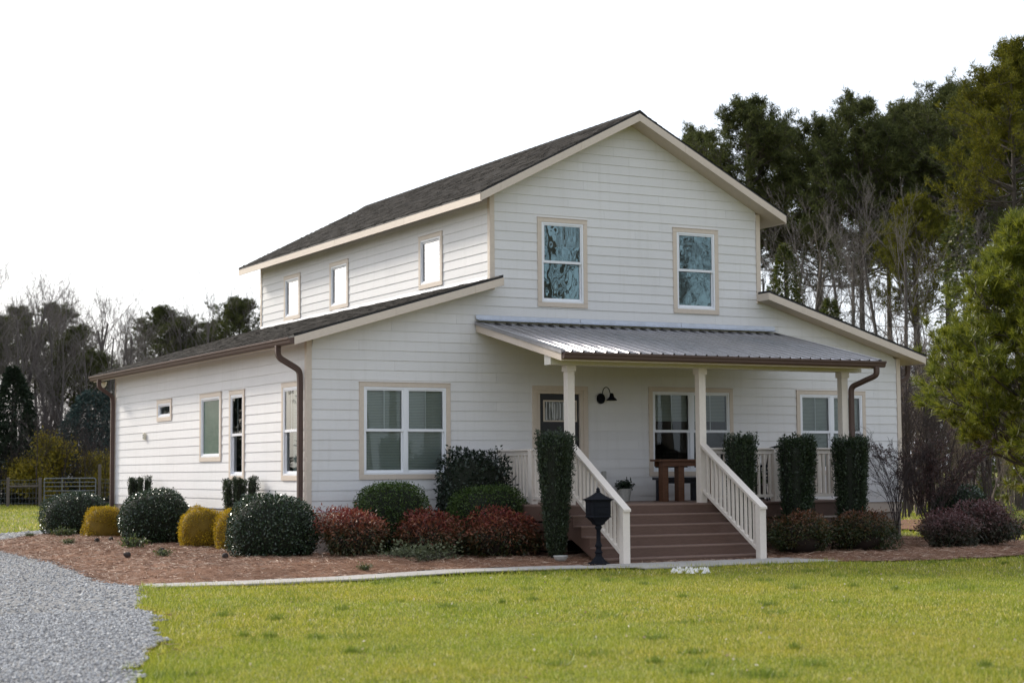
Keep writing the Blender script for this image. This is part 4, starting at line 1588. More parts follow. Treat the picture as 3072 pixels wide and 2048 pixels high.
# ------------------------------------------------------------------ things on and by the porch
t = thing('mailbox', 'black cast-iron pedestal mailbox with peaked cap standing left of the steps', 'mailbox', (3.40, -4.20, gz(3.40, -4.20)-0.02), R(-8))
MB().lathe((0, 0, 0), [(0.21, 0.0), (0.20, 0.035), (0.14, 0.06), (0.10, 0.10), (0.06, 0.15), (0.055, 0.19)], 8).build('base', M_BLACK, t)
MB().lathe((0, 0, 0.19), [(0.055, 0), (0.07, 0.02), (0.045, 0.05), (0.042, 0.10), (0.062, 0.13), (0.045, 0.16), (0.036, 0.2), (0.034, 0.38), (0.05, 0.40), (0.06, 0.43), (0.04, 0.46)], 14).build('post', M_BLACK, t, smooth=True)
bowl = [(0.05, 0.62), (0.10, 0.66), (0.15, 0.72), (0.18, 0.75)]
mbm = MB()
ring0 = None


def sq(hw, hd, z, ch=0.03):
    return [(-hw+ch, -hd, z), (hw-ch, -hd, z), (hw, -hd+ch, z), (hw, hd-ch, z), (hw-ch, hd, z), (-hw+ch, hd, z), (-hw, hd-ch, z), (-hw, -hd+ch, z)]


def stack(rings):
    mb = MB()
    vs = [p for r_ in rings for p in r_]
    n = len(rings[0])
    fs = [tuple(range(n-1, -1, -1)), tuple(range((len(rings)-1)*n, len(rings)*n))]
    for i in range(len(rings)-1):
        fs += [(i*n+j, i*n+(j+1) % n, (i+1)*n+(j+1) % n, (i+1)*n+j) for j in range(n)]
    return mb.add(vs, fs)


stack([sq(0.05, 0.05, 0.645, 0.02), sq(0.085, 0.07, 0.665, 0.02), sq(0.10, 0.08, 0.70, 0.02), sq(0.155, 0.12, 0.755), sq(0.165, 0.13, 0.775)]).build('bowl', M_BLACK, t)
bx = stack([sq(0.185, 0.145, 0.776), sq(0.185, 0.145, 0.79), sq(0.175, 0.135, 0.80), sq(0.178, 0.138, 1.03), sq(0.19, 0.15, 1.04), sq(0.19, 0.15, 1.052)]).build('box', M_BLACK, t, 0.004)
MB().box(-0.12, 0.12, -0.146, -0.1385, 0.825, 0.925).build('door', M_BLACK, bx, 0.006)
MB().box(-0.12, 0.12, -0.144, -0.1385, 0.94, 1.015).build('panel', M_BLACK, bx, 0.006)
MB().box(-0.08, 0.08, -0.152, -0.1465, 0.85, 0.90).build('emblem', M_BLACK, bx, 0.006)
MB().box(-0.186, -0.1785, -0.09, 0.09, 0.83, 1.0).build('panel', M_BLACK, bx, 0.006)
MB().box(0.1785, 0.186, -0.09, 0.09, 0.83, 1.0).build('panel', M_BLACK, bx, 0.006)
cp = stack([sq(0.21, 0.17, 1.053), sq(0.215, 0.175, 1.066), sq(0.17, 0.135, 1.085), sq(0.10, 0.085, 1.125, 0.02), sq(0.05, 0.045, 1.165, 0.015), sq(0.035, 0.035, 1.18, 0.01)]).build('cap', M_BLACK, t)
MB().lathe((0, 0, 1.18), [(0.025, 0), (0.04, 0.012), (0.028, 0.03), (0.032, 0.05), (0.015, 0.07), (0.004, 0.085)], 12).build('finial', M_BLACK, cp, smooth=True)

t = thing('flower_pot', 'small pale stone bowl standing on the pine straw under the tall clipped shrub', 'pot', (3.02, -3.62, gz(3.02, -3.62)))
MB().lathe((0, 0, 0), [(0.065, 0.0), (0.10, 0.03), (0.118, 0.075), (0.122, 0.09), (0.108, 0.09), (0.09, 0.06)], 20).build('bowl', M_POT, t, smooth=True)
MB().lathe((0, 0, 0.055), [(0.095, 0), (0.08, 0.012), (0.03, 0.016)], 14).build('soil', M_CLAYPOT, t)

t = thing('wooden_table', 'brown wooden table with thick square legs standing on the porch', 'table', (6.53, -1.27, DZ))
MB().box(-0.03, 1.30, 0.0, 0.34, 0.745, 0.785).build('tabletop', M_WALNUT, t, 0.005)
MB().box(0.05, 1.25, 0.04, 0.065, 0.655, 0.744).build('apron', M_WALNUT, t, 0.003)
MB().box(0.05, 1.25, 0.30, 0.32, 0.655, 0.744).build('apron', M_WALNUT, t, 0.003)
for (a, b_) in ((0.075, 0.066), (0.43, 0.066), (1.1, 0.066), (0.135, 0.19), (0.49, 0.19), (1.12, 0.19)):
    MB().box(a, a+0.125, b_, b_+0.12, 0.0, 0.744).build('leg', M_WALNUT, t, 0.004)
t = thing('porch_bench', 'dark grey bench standing behind the brown porch table', 'bench', (6.87, -0.78, DZ))
MB().box(0, 1.05, 0, 0.36, 0.40, 0.445).build('seat', M_BENCH, t, 0.005)
MB().box(0.05, 1.0, 0.05, 0.075, 0.33, 0.399).build('apron', M_BENCH, t, 0.003)
for (a, b_) in ((0.06, 0.076), (0.06, 0.27), (0.85, 0.076), (0.85, 0.27)):
    MB().box(a, a+0.13, b_, b_+0.06, 0, 0.399).build('leg', M_BENCH, t, 0.004)


def patio_chair(x, y, rz, label):
    t = thing('patio_chair', label, 'chair', (x, y, DZ), rz, 'black metal chairs on the porch')
    MB().box(-0.25, 0.25, -0.24, 0.24, 0.42, 0.445).build('seat', M_BLACK, t, 0.006)
    for sx_ in (-1, 1):
        MB().tube([(sx_*0.25, -0.24, 0.0), (sx_*0.25, -0.23, 0.42), (sx_*0.27, -0.2, 0.64)], 0.014, 8).build('leg', M_BLACK, t)
        MB().tube([(sx_*0.24, 0.27, 0.0), (sx_*0.25, 0.23, 0.42), (sx_*0.25, 0.34, 0.98)], 0.014, 8).build('leg', M_BLACK, t)
        MB().tube([(sx_*0.27, -0.22, 0.64), (sx_*0.27, 0.0, 0.66), (sx_*0.255, 0.28, 0.64)], 0.018, 8).build('arm', M_BLACK, t)
    bk = MB().tube([(-0.25, 0.34, 0.98), (0, 0.36, 1.02), (0.25, 0.34, 0.98)], 0.016, 8).build('backrest', M_BLACK, t)
    for k in range(7):
        zz_ = 0.50+k*0.07
        yy = 0.245+0.095*(zz_-0.42)/0.56
        MB().box(-0.235, 0.235, yy-0.004, yy+0.004, zz_-0.018, zz_+0.018).build('slat', M_BLACK, bk)
    for k in range(5):
        xx = -0.18+k*0.09
        MB().tube([(xx, 0.25, 0.45), (xx, 0.345, 0.98)], 0.008, 6).build('bar', M_BLACK, bk)
    return t


patio_chair(8.62, -1.55, R(200), 'black metal lattice-back chair behind the rail beside the middle rail post')
patio_chair(9.62-0.35, -1.1, R(165), 'black metal lattice-back chair behind the rail nearest the right porch post')

# ------------------------------------------------------------------ foliage builders


def leaves_np(P, D, size, aspect=0.45, fold=0.15, up=None):
    """one diamond leaf per point: P positions, D leaf directions"""
    n = len(P)
    D = D/np.maximum(np.linalg.norm(D, axis=1, keepdims=True), 1e-9)
    ref = rng.normal(size=(n, 3))
    S = np.cross(D, ref)
    S /= np.maximum(np.linalg.norm(S, axis=1, keepdims=True), 1e-9)
    Nn = np.cross(S, D)
    L_ = (size*rng.uniform(0.65, 1.3, n))[:, None]
    a = P
    b_ = P+D*L_*0.5+S*L_*aspect*0.5+Nn*L_*fold
    c_ = P+D*L_
    d_ = P+D*L_*0.5-S*L_*aspect*0.5+Nn*L_*fold
    V_ = np.stack([a, b_, c_, d_], 1).reshape(-1, 3)
    F_ = np.arange(4*n).reshape(n, 4)
    return V_, F_


def needles_np(P, D, size, width):
    """thin triangles"""
    n = len(P)
    D = D/np.maximum(np.linalg.norm(D, axis=1, keepdims=True), 1e-9)
    S = np.cross(D, rng.normal(size=(n, 3)))
    S /= np.maximum(np.linalg.norm(S, axis=1, keepdims=True), 1e-9)
    L_ = (size*rng.uniform(0.7, 1.25, n))[:, None]
    w_ = width if np.ndim(width) else np.full(n, width)
    w_ = w_[:, None]
    V_ = np.stack([P-S*w_*0.5, P+S*w_*0.5, P+D*L_], 1).reshape(-1, 3)
    return V_, np.arange(3*n).reshape(n, 3)


def tubes_np(P0, P1, R0, R1, k=4):
    """tapered prisms between points"""
    P0, P1 = np.asarray(P0, float), np.asarray(P1, float)
    R0, R1 = np.asarray(R0, float), np.asarray(R1, float)
    n = len(P0)
    T = P1-P0
    T /= np.maximum(np.linalg.norm(T, axis=1, keepdims=True), 1e-9)
    ref = np.where(np.abs(T[:, 2:3]) > 0.9, np.array([[1.0, 0, 0]]), np.array([[0, 0, 1.0]]))
    S = np.cross(T, ref)
    S /= np.maximum(np.linalg.norm(S, axis=1, keepdims=True), 1e-9)
    Wv = np.cross(T, S)
    ang = np.arange(k)*2*PI/k
    ring = S[:, None, :]*np.cos(ang)[None, :, None]+Wv[:, None, :]*np.sin(ang)[None, :, None]
    A = P0[:, None, :]+ring*R0[:, None, None]
    B = P1[:, None, :]+ring*R1[:, None, None]
    V_ = np.concatenate([A, B], 1).reshape(-1, 3)
    base = (np.arange(n)*2*k)[:, None]
    j = np.arange(k)[None, :]
    j2 = (j+1) % k
    F_ = np.stack([base+j, base+j2, base+k+j2, base+k+j], 2).reshape(-1, 4)
    return V_, F_


def unit(n, flat=1.0):
    d = rng.normal(size=(n, 3))
    d[:, 2] *= flat
    return d/np.linalg.norm(d, axis=1, keepdims=True)


def lumps(dirs, k, amp, seed):
    """smooth bumpiness over directions"""
    rg = np.random.default_rng(seed)
    out = np.zeros(len(dirs))
    for _ in range(k):
        c_ = rg.normal(size=3)
        c_ /= np.linalg.norm(c_)
        out += rg.uniform(-1, 1)*np.exp(-(1-dirs@c_)/rg.uniform(0.02, 0.12))
    return 1+amp*out


def shell_bush(name, mat, rx, ry, rz, n, size, power=2.0, amp=0.05, seed=1, depth=0.14, aspect=0.5, droop=0.0, zc=None, corecol=M_UNDER, out=0.6):
    """clipped bush: rounded body standing on the ground, leaves spread through its outer shell.
    returns (foliage mesh, core mesh); origin at the ground"""
    d = unit(int(n*1.25))
    if power != 2.0:
        s = (np.abs(d[:, 0])**power+np.abs(d[:, 1])**power+np.abs(d[:, 2])**power)**(-1/power)
    else:
        s = np.ones(len(d))
    s = s*lumps(d, 40, amp, seed)
    zc = rz if zc is None else zc
    dep = 1-depth*rng.random(len(d))**1.6
    dep = np.where(rng.random(len(d)) < 0.05, 1+0.07*rng.random(len(d)), dep)
    s = s*(1+0.025*np.sin(d[:, 0]*19+seed)*np.sin(d[:, 1]*17)*np.sin(d[:, 2]*23+seed))
    P = d*s[:, None]*dep[:, None]*np.array([[rx, ry, rz]])
    P[:, 2] += zc
    P = P[P[:, 2] > 0.0]
    P = P[:n]
    nrm = (P-np.array([[0, 0, zc]]))/np.array([[rx*rx, ry*ry, rz*rz]])
    nrm /= np.linalg.norm(nrm, axis=1, keepdims=True)
    D = nrm*out+unit(len(P))*0.8
    D[:, 2] -= droop
    V_, F_ = leaves_np(P, D, size, aspect)
    fol = mesh_np(name, V_, F_)
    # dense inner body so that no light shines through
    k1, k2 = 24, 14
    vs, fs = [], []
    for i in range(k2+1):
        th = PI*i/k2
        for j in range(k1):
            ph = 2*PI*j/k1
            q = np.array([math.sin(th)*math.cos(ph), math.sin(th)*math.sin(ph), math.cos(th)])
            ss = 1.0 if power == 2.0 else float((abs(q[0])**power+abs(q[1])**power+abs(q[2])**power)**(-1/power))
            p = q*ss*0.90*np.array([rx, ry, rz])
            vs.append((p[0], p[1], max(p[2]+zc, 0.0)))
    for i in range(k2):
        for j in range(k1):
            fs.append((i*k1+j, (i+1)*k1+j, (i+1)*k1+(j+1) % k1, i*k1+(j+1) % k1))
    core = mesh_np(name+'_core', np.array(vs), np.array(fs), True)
    return fol, core


def bush_thing(name, label, cat, meshes, mat, corem, loc, rz=0, scale=1.0, group=None):
    t = thing(name, label, cat, loc, rz, group, scale)
    link('foliage', meshes[0], mat, t)
    link('branches', meshes[1], corem, t)
    return t


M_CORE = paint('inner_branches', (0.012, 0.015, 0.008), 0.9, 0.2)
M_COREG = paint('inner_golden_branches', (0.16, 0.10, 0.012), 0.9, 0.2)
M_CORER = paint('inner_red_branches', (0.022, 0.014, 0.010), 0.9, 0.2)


def along(u, v, D):
    """ground-plan position on the sight line of a photo pixel at plan distance D"""
    p = at_depth(u, v, D)
    return p[0], p[1]


# round holly bushes
hb = [shell_bush('holly_foliage', M_HOLLY, 0.73, 0.73, 0.60, 15000, 0.040, 2.35, 0.09, 41+k, 0.16, 0.55, zc=0.52) for k in range(2)]
GR = 'round clipped holly bushes along the side wall'
bush_thing('holly_bush', 'round clipped dark holly bush farthest left, beside the gravel', 'bush', hb[0], M_HOLLY, M_CORE, (-1.02, 12.05, -0.80), 0.3, (0.98, 0.98, 0.93), GR)
bush_thing('holly_bush', 'round clipped dark holly bush between two golden bushes on the side wall', 'bush', hb[1], M_HOLLY, M_CORE, (-1.02, 5.62, -0.76), 1.3, (1.0, 1.0, 0.98), GR)
bush_thing('holly_bush', 'large round clipped dark holly bush at the front left house corner', 'bush', hb[0], M_HOLLY, M_CORE, (-1.0, -0.98, -0.83), 2.6, (0.97, 0.97, 1.0), GR)
# golden bushes
gb = [shell_bush('golden_foliage', M_GOLD, 0.46, 0.46, 0.42, 11000, 0.046, 2.8, 0.17, 51+k, 0.24, 0.28, zc=0.36, out=0.9) for k in range(2)]
GR = 'golden clipped bushes along the side wall'
bush_thing('golden_bush', 'golden yellow clipped bush between the two farthest dark holly bushes', 'bush', gb[0], M_GOLD, M_COREG, (-0.85, 10.15, -0.80), 0.2, (0.90, 0.90, 0.94), GR)
bush_thing('golden_bush', 'golden yellow clipped bush in front of the clustered upright shrub', 'bush', gb[1], M_GOLD, M_COREG, (-0.78, 3.45, -0.78), 1.2, (0.88, 0.88, 1.03), GR)
bush_thing('golden_bush', 'golden yellow clipped bush half hidden behind the big corner holly bush', 'bush', gb[0], M_GOLD, M_COREG, (-0.62, 1.75, -0.79), 2.2, (0.92, 0.92, 1.05), GR)
bush_thing('golden_bush', 'sliver of golden bush hidden behind the middle dark holly bush', 'bush', gb[1], M_GOLD, M_COREG, (-0.62, 8.0, -0.78), 0.7, (0.8, 0.8, 0.85), GR)
# green hedges below the front window
hh = [shell_bush('hedge_foliage', M_HEDGE, 0.68, 0.50, 0.66, 15000, 0.040, 3.0, 0.07, 61+k, 0.16, 0.5, zc=0.60) for k in range(2)]
GR = 'clipped green hedges under the front window'
bush_thing('hedge', 'clipped round-topped green hedge bush under the left front window', 'bush', hh[0], M_HEDGE, M_CORE, (1.17, -0.95, -0.76), 0.0, (0.92, 0.95, 0.96), GR)
bush_thing('hedge', 'clipped round-topped green hedge bush left of the porch railing', 'bush', hh[1], M_HEDGE, M_CORE, (2.90, -1.25, -0.80), 0.05, (1.0, 0.95, 0.95), GR)


def sprig_shrub(seed, R_, H, nstem, nleaf, size, aspect, flat, base=0.12, top_bias=0.5, spread=1.0):
    """loose shrub: stems fan out, leaves in sprays towards their ends. returns leaf mesh and stem mesh"""
    rg = np.random.default_rng(seed)
    S0, S1, r0, r1 = [], [], [], []
    P, D = [], []
    for k in range(nstem):
        a = rg.uniform(0, 2*PI)
        rr = math.sqrt(rg.uniform(0.02, 1))*R_*spread
        tip = np.array([rr*math.cos(a), rr*math.sin(a), H*rg.uniform(0.55, 1.0)*(1-0.35*(rr/R_)**2)])
        root = np.array([base*math.cos(a)*rg.random(), base*math.sin(a)*rg.random(), 0.0])
        prev = root
        for j in range(1, 5):
            t = j/4
            p = root+(tip-root)*np.array([t**1.3, t**1.3, t**0.85])+rg.normal(0, 0.015, 3)
            S0.append(prev)
            S1.append(p)
            r0.append(0.010*(1-0.2*(j-1)))
            r1.append(0.010*(1-0.2*j))
            prev = p
        m_ = int(nleaf/nstem)
        t = 1-rg.random(m_)**1.0*top_bias
        pts = root+(tip-root)*np.stack([t**1.3, t**1.3, t**0.85], 1)
        off = rg.normal(0, 1, (m_, 3))*np.array([0.10, 0.10, 0.07])*R_*1.6
        P.append(pts+off)
        dd = off+rg.normal(0, 0.05, (m_, 3))
        dd[:, 2] = dd[:, 2]*flat-0.02
        D.append(dd)
    P = np.concatenate(P)
    D = np.concatenate(D)
    ok = P[:, 2] > 0.02
    V_, F_ = leaves_np(P[ok], D[ok], size, aspect, 0.08)
    fol = mesh_np('shrub_foliage', V_, F_)
    V2, F2 = tubes_np(S0, S1, r0, r1, 4)
    return fol, mesh_np('shrub_stems', V2, F2)


# red nandinas
nd = []
for k in range(3):
    bd = shell_bush('nandina_foliage', M_NAND, 0.64, 0.58, 0.44, 6500, 0.064, 2.1, 0.34, 71+k, 0.5, 0.34, 0.35, zc=0.38)
    sp = sprig_shrub(75+k, 0.62, 0.84, 40, 3000, 0.064, 0.32, 0.6, top_bias=0.26)
    Va = np.zeros(len(bd[0].vertices)*3, np.float32)
    bd[0].vertices.foreach_get('co', Va)
    Vb = np.zeros(len(sp[0].vertices)*3, np.float32)
    sp[0].vertices.foreach_get('co', Vb)
    Vc = np.concatenate([Va.reshape(-1, 3), Vb.reshape(-1, 3)])
    core = bd[1]
    cv = np.zeros(len(core.vertices)*3, np.float32)
    core.vertices.foreach_get('co', cv)
    core.vertices.foreach_set('co', (cv.reshape(-1, 3)*np.array([0.78, 0.78, 0.86], np.float32)).ravel())
    nd.append((mesh_np('nandina_foliage', Vc, np.arange(len(Vc)).reshape(-1, 4)), core))
GR = 'red nandina shrubs in front of the house'


ndm = {}


def nmesh(k, mat):
    key = (k, mat.name)
    if key not in ndm:
        f = nd[k][0].copy()
        f.materials.clear()
        f.materials.append(mat)
        ndm[key] = (f, nd[k][1])
    return ndm[key]


for (k, mat, x, y, rz, sc, lab) in ((0, M_NAND, 0.12, -1.75, 0.4, (0.97, 0.9, 0.96), 'bright red nandina shrub beside the big corner holly bush'),
                                   (1, M_NAND, 1.45, -1.80, 1.7, (0.96, 0.9, 0.97), 'red nandina shrub in the middle of the three left of the steps'),
                                   (2, M_NAND, 2.68, -2.15, 2.9, (1.02, 0.9, 0.97), 'red and green nandina shrub next to the tall clipped column shrub'),
                                   (1, M_NAND2, 7.75, -3.85, 0.2, (0.92, 0.85, 0.86), 'green and red nandina shrub just right of the steps'),
                                   (0, M_NAND2, 8.98, -4.0, 2.0, (0.95, 0.85, 0.86), 'green and red nandina shrub below the rightmost column shrub'),
                                   (2, M_NAND3, 11.15, -3.85, 1.0, (0.95, 0.85, 0.80), 'dusky red nandina shrub below the bare twiggy bush'),
                                   (1, M_NAND3, 12.4, -3.45, 2.4, (0.98, 0.9, 1.0), 'taller dusky red nandina shrub at the right end of the bed')):
    bush_thing('nandina_shrub', lab, 'shrub', nmesh(k, mat), mat, M_CORER, (x, y, gz(x, y)-0.02), rz, sc, GR)
# dark loose shrub against the wall
ls = shell_bush('laurel_foliage', M_LOOSE, 0.64, 0.5, 0.94, 8000, 0.070, 3.4, 0.14, 85, 0.35, 0.5, zc=0.84)
bush_thing('laurel_shrub', 'dark loose leafy shrub standing between window and porch railing', 'shrub', ls, M_LOOSE, M_CORE, (2.92, -0.66, -0.80), 0.0, (1.0, 0.9, 1.0))
# green shrubs at the right corner
ls2 = shell_bush('holly_foliage', M_HOLLY, 0.62, 0.6, 0.62, 9000, 0.05, 2.1, 0.09, 91, 0.25, 0.5, zc=0.55)
bush_thing('holly_bush', 'dark green holly bush behind the dusky nandinas right of the house', 'bush', ls2, M_HOLLY, M_CORE, (14.05, -1.0, GZ+0.05), 0.3, (1.15, 1.0, 1.0), 'round clipped holly bushes by the house')
ls3 = sprig_shrub(87, 0.55, 0.85, 26, 1500, 0.06, 0.5, 0.7, top_bias=0.7)
bush_thing('leafy_shrub', 'small open green shrub at the right edge beyond the dark holly bush', 'shrub', ls3, M_HEDGE, M_BARKD, (15.3, -1.2, GZ+0.0), 0.0, (1.0, 1.0, 0.95))
# variegated ground cover
vc = sprig_shrub(95, 0.75, 0.20, 60, 2600, 0.055, 0.55, 0.5, 0.5, 0.9)
bush_thing('groundcover_plant', 'low pale variegated plant at the foot of the red nandinas', 'plant', vc, M_VARIEG, M_BARKD, (0.95, -2.55, gz(0.95, -2.55)), 0.3, (1.1, 0.6, 1.0))


def column_shrub(seed, H, rb, rt, n, fingers=None, size=0.034):
    """fastigiate holly: upright leafy stems packed into a flat-topped column"""
    rg = np.random.default_rng(seed)
    P, D = [], []
    S0, S1, r0, r1 = [], [], [], []
    if fingers is None:
        stems = [(rg.uniform(0, 2*PI), math.sqrt(rg.random()), H*(rg.uniform(0.95, 1.0) if rg.random() < 0.93 else rg.uniform(1.0, 1.03))) for _ in range(95)]
    else:
        stems = []
        for (a, rr, h) in fingers:
            for _ in range(12):
                stems.append((a+rg.normal(0, 0.20), rr+rg.normal(0, 0.17), h*rg.uniform(0.96, 1.0)))
    m_ = int(n/len(stems))
    for (a, rr, h) in stems:
        c_, s_ = math.cos(a), math.sin(a)
        t = rg.random(m_)**0.8
        rad = rr*(rb+(rt-rb)*np.clip(t*1.15, 0, 1)**0.8)
        pts = np.stack([rad*c_, rad*s_, 0.04+t*h], 1)+np.concatenate([rg.normal(0, 0.022, (m_, 2)), rg.normal(0, 0.01, (m_, 1))], 1)
        P.append(pts)
        dd = np.stack([c_*0.5+rg.normal(0, 0.5, m_), s_*0.5+rg.normal(0, 0.5, m_), 0.9+rg.normal(0, 0.35, m_)], 1)
        D.append(dd)
        S0.append((rb*rr*c_*0.6, rb*rr*s_*0.6, 0))
        S1.append((rt*rr*c_, rt*rr*s_, h*0.97))
        r0.append(0.012)
        r1.append(0.003)
    P = np.concatenate(P)
    D = np.concatenate(D)
    V_, F_ = leaves_np(P, D, size, 0.42, 0.1)
    if fingers is None:
        ang = np.arange(16)*2*PI/16
        for z_a, z_b in ((0.0, 0.45), (0.45, 0.9), (0.9, 0.955)):
            f = lambda q: 0.84*(rb+(rt-rb)*min(1.0, q*1.15)**0.8)
            S0.append((0, 0, z_a*H))
            S1.append((0, 0, z_b*H))
            r0.append(f(z_a))
            r1.append(f(z_b) if z_b < 0.95 else 0.05)
        V2, F2 = tubes_np(S0, S1, r0, r1, 10)
    else:
        for (a, rr, h) in fingers:
            S0.append((rb*rr*math.cos(a), rb*rr*math.sin(a), 0))
            S1.append((rt*rr*math.cos(a), rt*rr*math.sin(a), h*0.95))
            r0.append(0.03)
            r1.append(0.055)
        V2, F2 = tubes_np(S0, S1, r0, r1, 8)
    return mesh_np('column_foliage', V_, F_), mesh_np('column_stems', V2, F2)


cs = [column_shrub(101+k, 2.0, 0.11 if k == 3 else 0.2, 0.31, 26000, size=0.042) for k in range(4)]
GR = 'tall clipped column shrubs along the porch'
for (k, x, y, zt, sc, lab) in ((3, 3.17, -3.22, 1.30, (1.0, 1.0), 'tall narrow clipped column shrub left of the steps, rooted by the stone bowl'),
                              (1, 7.02, -3.12, 1.285, (0.92, 0.9), 'tall clipped column shrub right behind the right stair rail'),
                              (2, 8.10, -3.30, 1.25, (1.20, 1.1), 'widest tall clipped column shrub, in front of the middle rail post'),
                              (0, 9.36, -3.28, 1.24, (1.06, 1.0), 'tall clipped column shrub in front of the right porch post')):
    z0 = gz(x, y)-0.01
    bush_thing('column_shrub', lab, 'shrub', cs[k], M_PENCIL, M_CORE, (x, y, z0), k*1.1+x, (sc[0], sc[1], (zt-z0)/2.03), GR)
fing1 = [(0.2, 0.25, 1.30), (1.6, 0.75, 1.29), (2.8, 0.7, 1.31), (4.2, 0.7, 1.30), (5.4, 0.85, 1.34), (0.9, 0.95, 1.27)]
fing2 = [(0.3, 0.3, 1.27), (1.3, 0.95, 1.33), (2.3, 0.9, 1.29), (3.2, 1.0, 1.25), (4.1, 0.7, 1.30), (5.0, 1.05, 1.31), (5.9, 1.0, 1.33)]
bush_thing('column_shrub', 'short dark upright shrub behind the middle holly bush on the side wall', 'shrub', column_shrub(111, 1.3, 0.18, 0.27, 14000, fing1, 0.042), M_PENCIL, M_CORE, (-0.42, 8.95, -0.76), 0.5, (0.80, 0.80, 1.01), 'clustered upright shrubs on the side wall')
bush_thing('column_shrub', 'clustered upright dark shrub with separate fingers near the front corner', 'shrub', column_shrub(112, 1.3, 0.18, 0.33, 15000, fing2, 0.042), M_PENCIL, M_CORE, (-0.42, 2.30, -0.77), 0.2, (0.80, 0.80, 1.01), 'clustered upright shrubs on the side wall')

# ------------------------------------------------------------------ trees


def branchy(seed, H, R_trunk, levels, kids, spread, first, up=0.35, wig=0.12, shrink=0.62, rshrink=0.55, segs=4, minr=0.004, lean=0.0):
    """tapered trunk and limbs grown by repeated branching; returns arrays of segments"""
    rg = np.random.default_rng(seed)
    P0, P1, R0, R1, LV = [], [], [], [], []
    tips = []

    def grow(p, d, Ln, r_, lv):
        q = p.copy()
        dd = d.copy()
        n = segs if lv < 2 else 3
        pts = [q.copy()]
        for s in range(n):
            dd = dd+rg.normal(0, wig*(0.5 if lv == 0 else 1.0), 3)
            dd[2] += up*0.15*(1 if lv else 0.6)
            dd /= np.linalg.norm(dd)
            nq = q+dd*Ln/n
            ra = r_*(1-0.62*s/n)
            rb = r_*(1-0.62*(s+1)/n)
            P0.append(q)
            P1.append(nq)
            R0.append(max(ra, minr))
            R1.append(max(rb, minr*0.7))
            LV.append(lv)
            q = nq
            pts.append(q.copy())
        if lv >= levels:
            tips.append((q, dd))
            return
        nk = kids[lv]
        for k in range(nk):
            t = first[lv]+(1-first[lv])*(k+rg.random())/nk
            t = min(t, 0.98)
            i = min(int(t*n), n-1)
            f = t*n-i
            bp = pts[i]*(1-f)+pts[i+1]*f
            ax = (pts[i+1]-pts[i])/np.linalg.norm(pts[i+1]-pts[i])
            pr = np.cross(ax, rg.normal(size=3))
            pr /= np.linalg.norm(pr)
            an = spread[lv]*rg.uniform(0.7, 1.3)
            nd_ = ax*math.cos(an)+pr*math.sin(an)
            nd_[2] += up*rg.random()
            nd_ /= np.linalg.norm(nd_)
            grow(bp, nd_, Ln*shrink*rg.uniform(0.7, 1.15)*(1.15-0.55*t if lv == 0 else 1.0), r_*(1-0.62*t)*rshrink*rg.uniform(0.8, 1.1), lv+1)
        tips.append((q, dd))
    d0 = np.array([rg.normal(0, 0.02)+lean, rg.normal(0, 0.02), 1.0])
    grow(np.zeros(3), d0/np.linalg.norm(d0), H, R_trunk, 0)
    return np.array(P0), np.array(P1), np.array(R0), np.array(R1), np.array(LV), tips


def split_tree(seg, cut=1):
    P0, P1, R0, R1, LV, tips = seg
    a = LV < cut
    V1, F1 = tubes_np(P0[a], P1[a], R0[a], R1[a], 8)
    V2, F2 = tubes_np(P0[~a], P1[~a], R0[~a], R1[~a], 3)
    return mesh_np('trunk', V1, F1, True), mesh_np('crown', V2, F2)


bare_protos = []
for k in range(5):
    sg = branchy(200+k, 12.0, 0.145+0.02*(k % 3), 4, (12, 7, 5, 3), (0.6, 0.55, 0.55, 0.5), (0.30, 0.2, 0.2, 0.2), 0.42, 0.12, 0.42, 0.40, 6, 0.0060)
    bare_protos.append(split_tree(sg))
brush_protos = []
for k in range(3):
    # many-stemmed thicket shrub
    allP = [[], [], [], []]
    rg = np.random.default_rng(240+k)
    for j in range(11):
        sg = branchy(250+20*k+j, 3.6*rg.uniform(0.7, 1.1), 0.035, 3, (7, 5, 3), (0.5, 0.6, 0.6), (0.2, 0.2, 0.2), 0.35, 0.16, 0.5, 0.55, 4, 0.006, rg.normal(0, 0.22))
        off = np.array([rg.normal(0, 0.7), rg.normal(0, 0.7), 0])
        for q, arr in zip(allP, (sg[0]+off, sg[1]+off, sg[2], sg[3])):
            q.append(arr)
    A_ = [np.concatenate(q) for q in allP]
    V2, F2 = tubes_np(*A_, 3)
    brush_protos.append(mesh_np('stems', V2, F2))


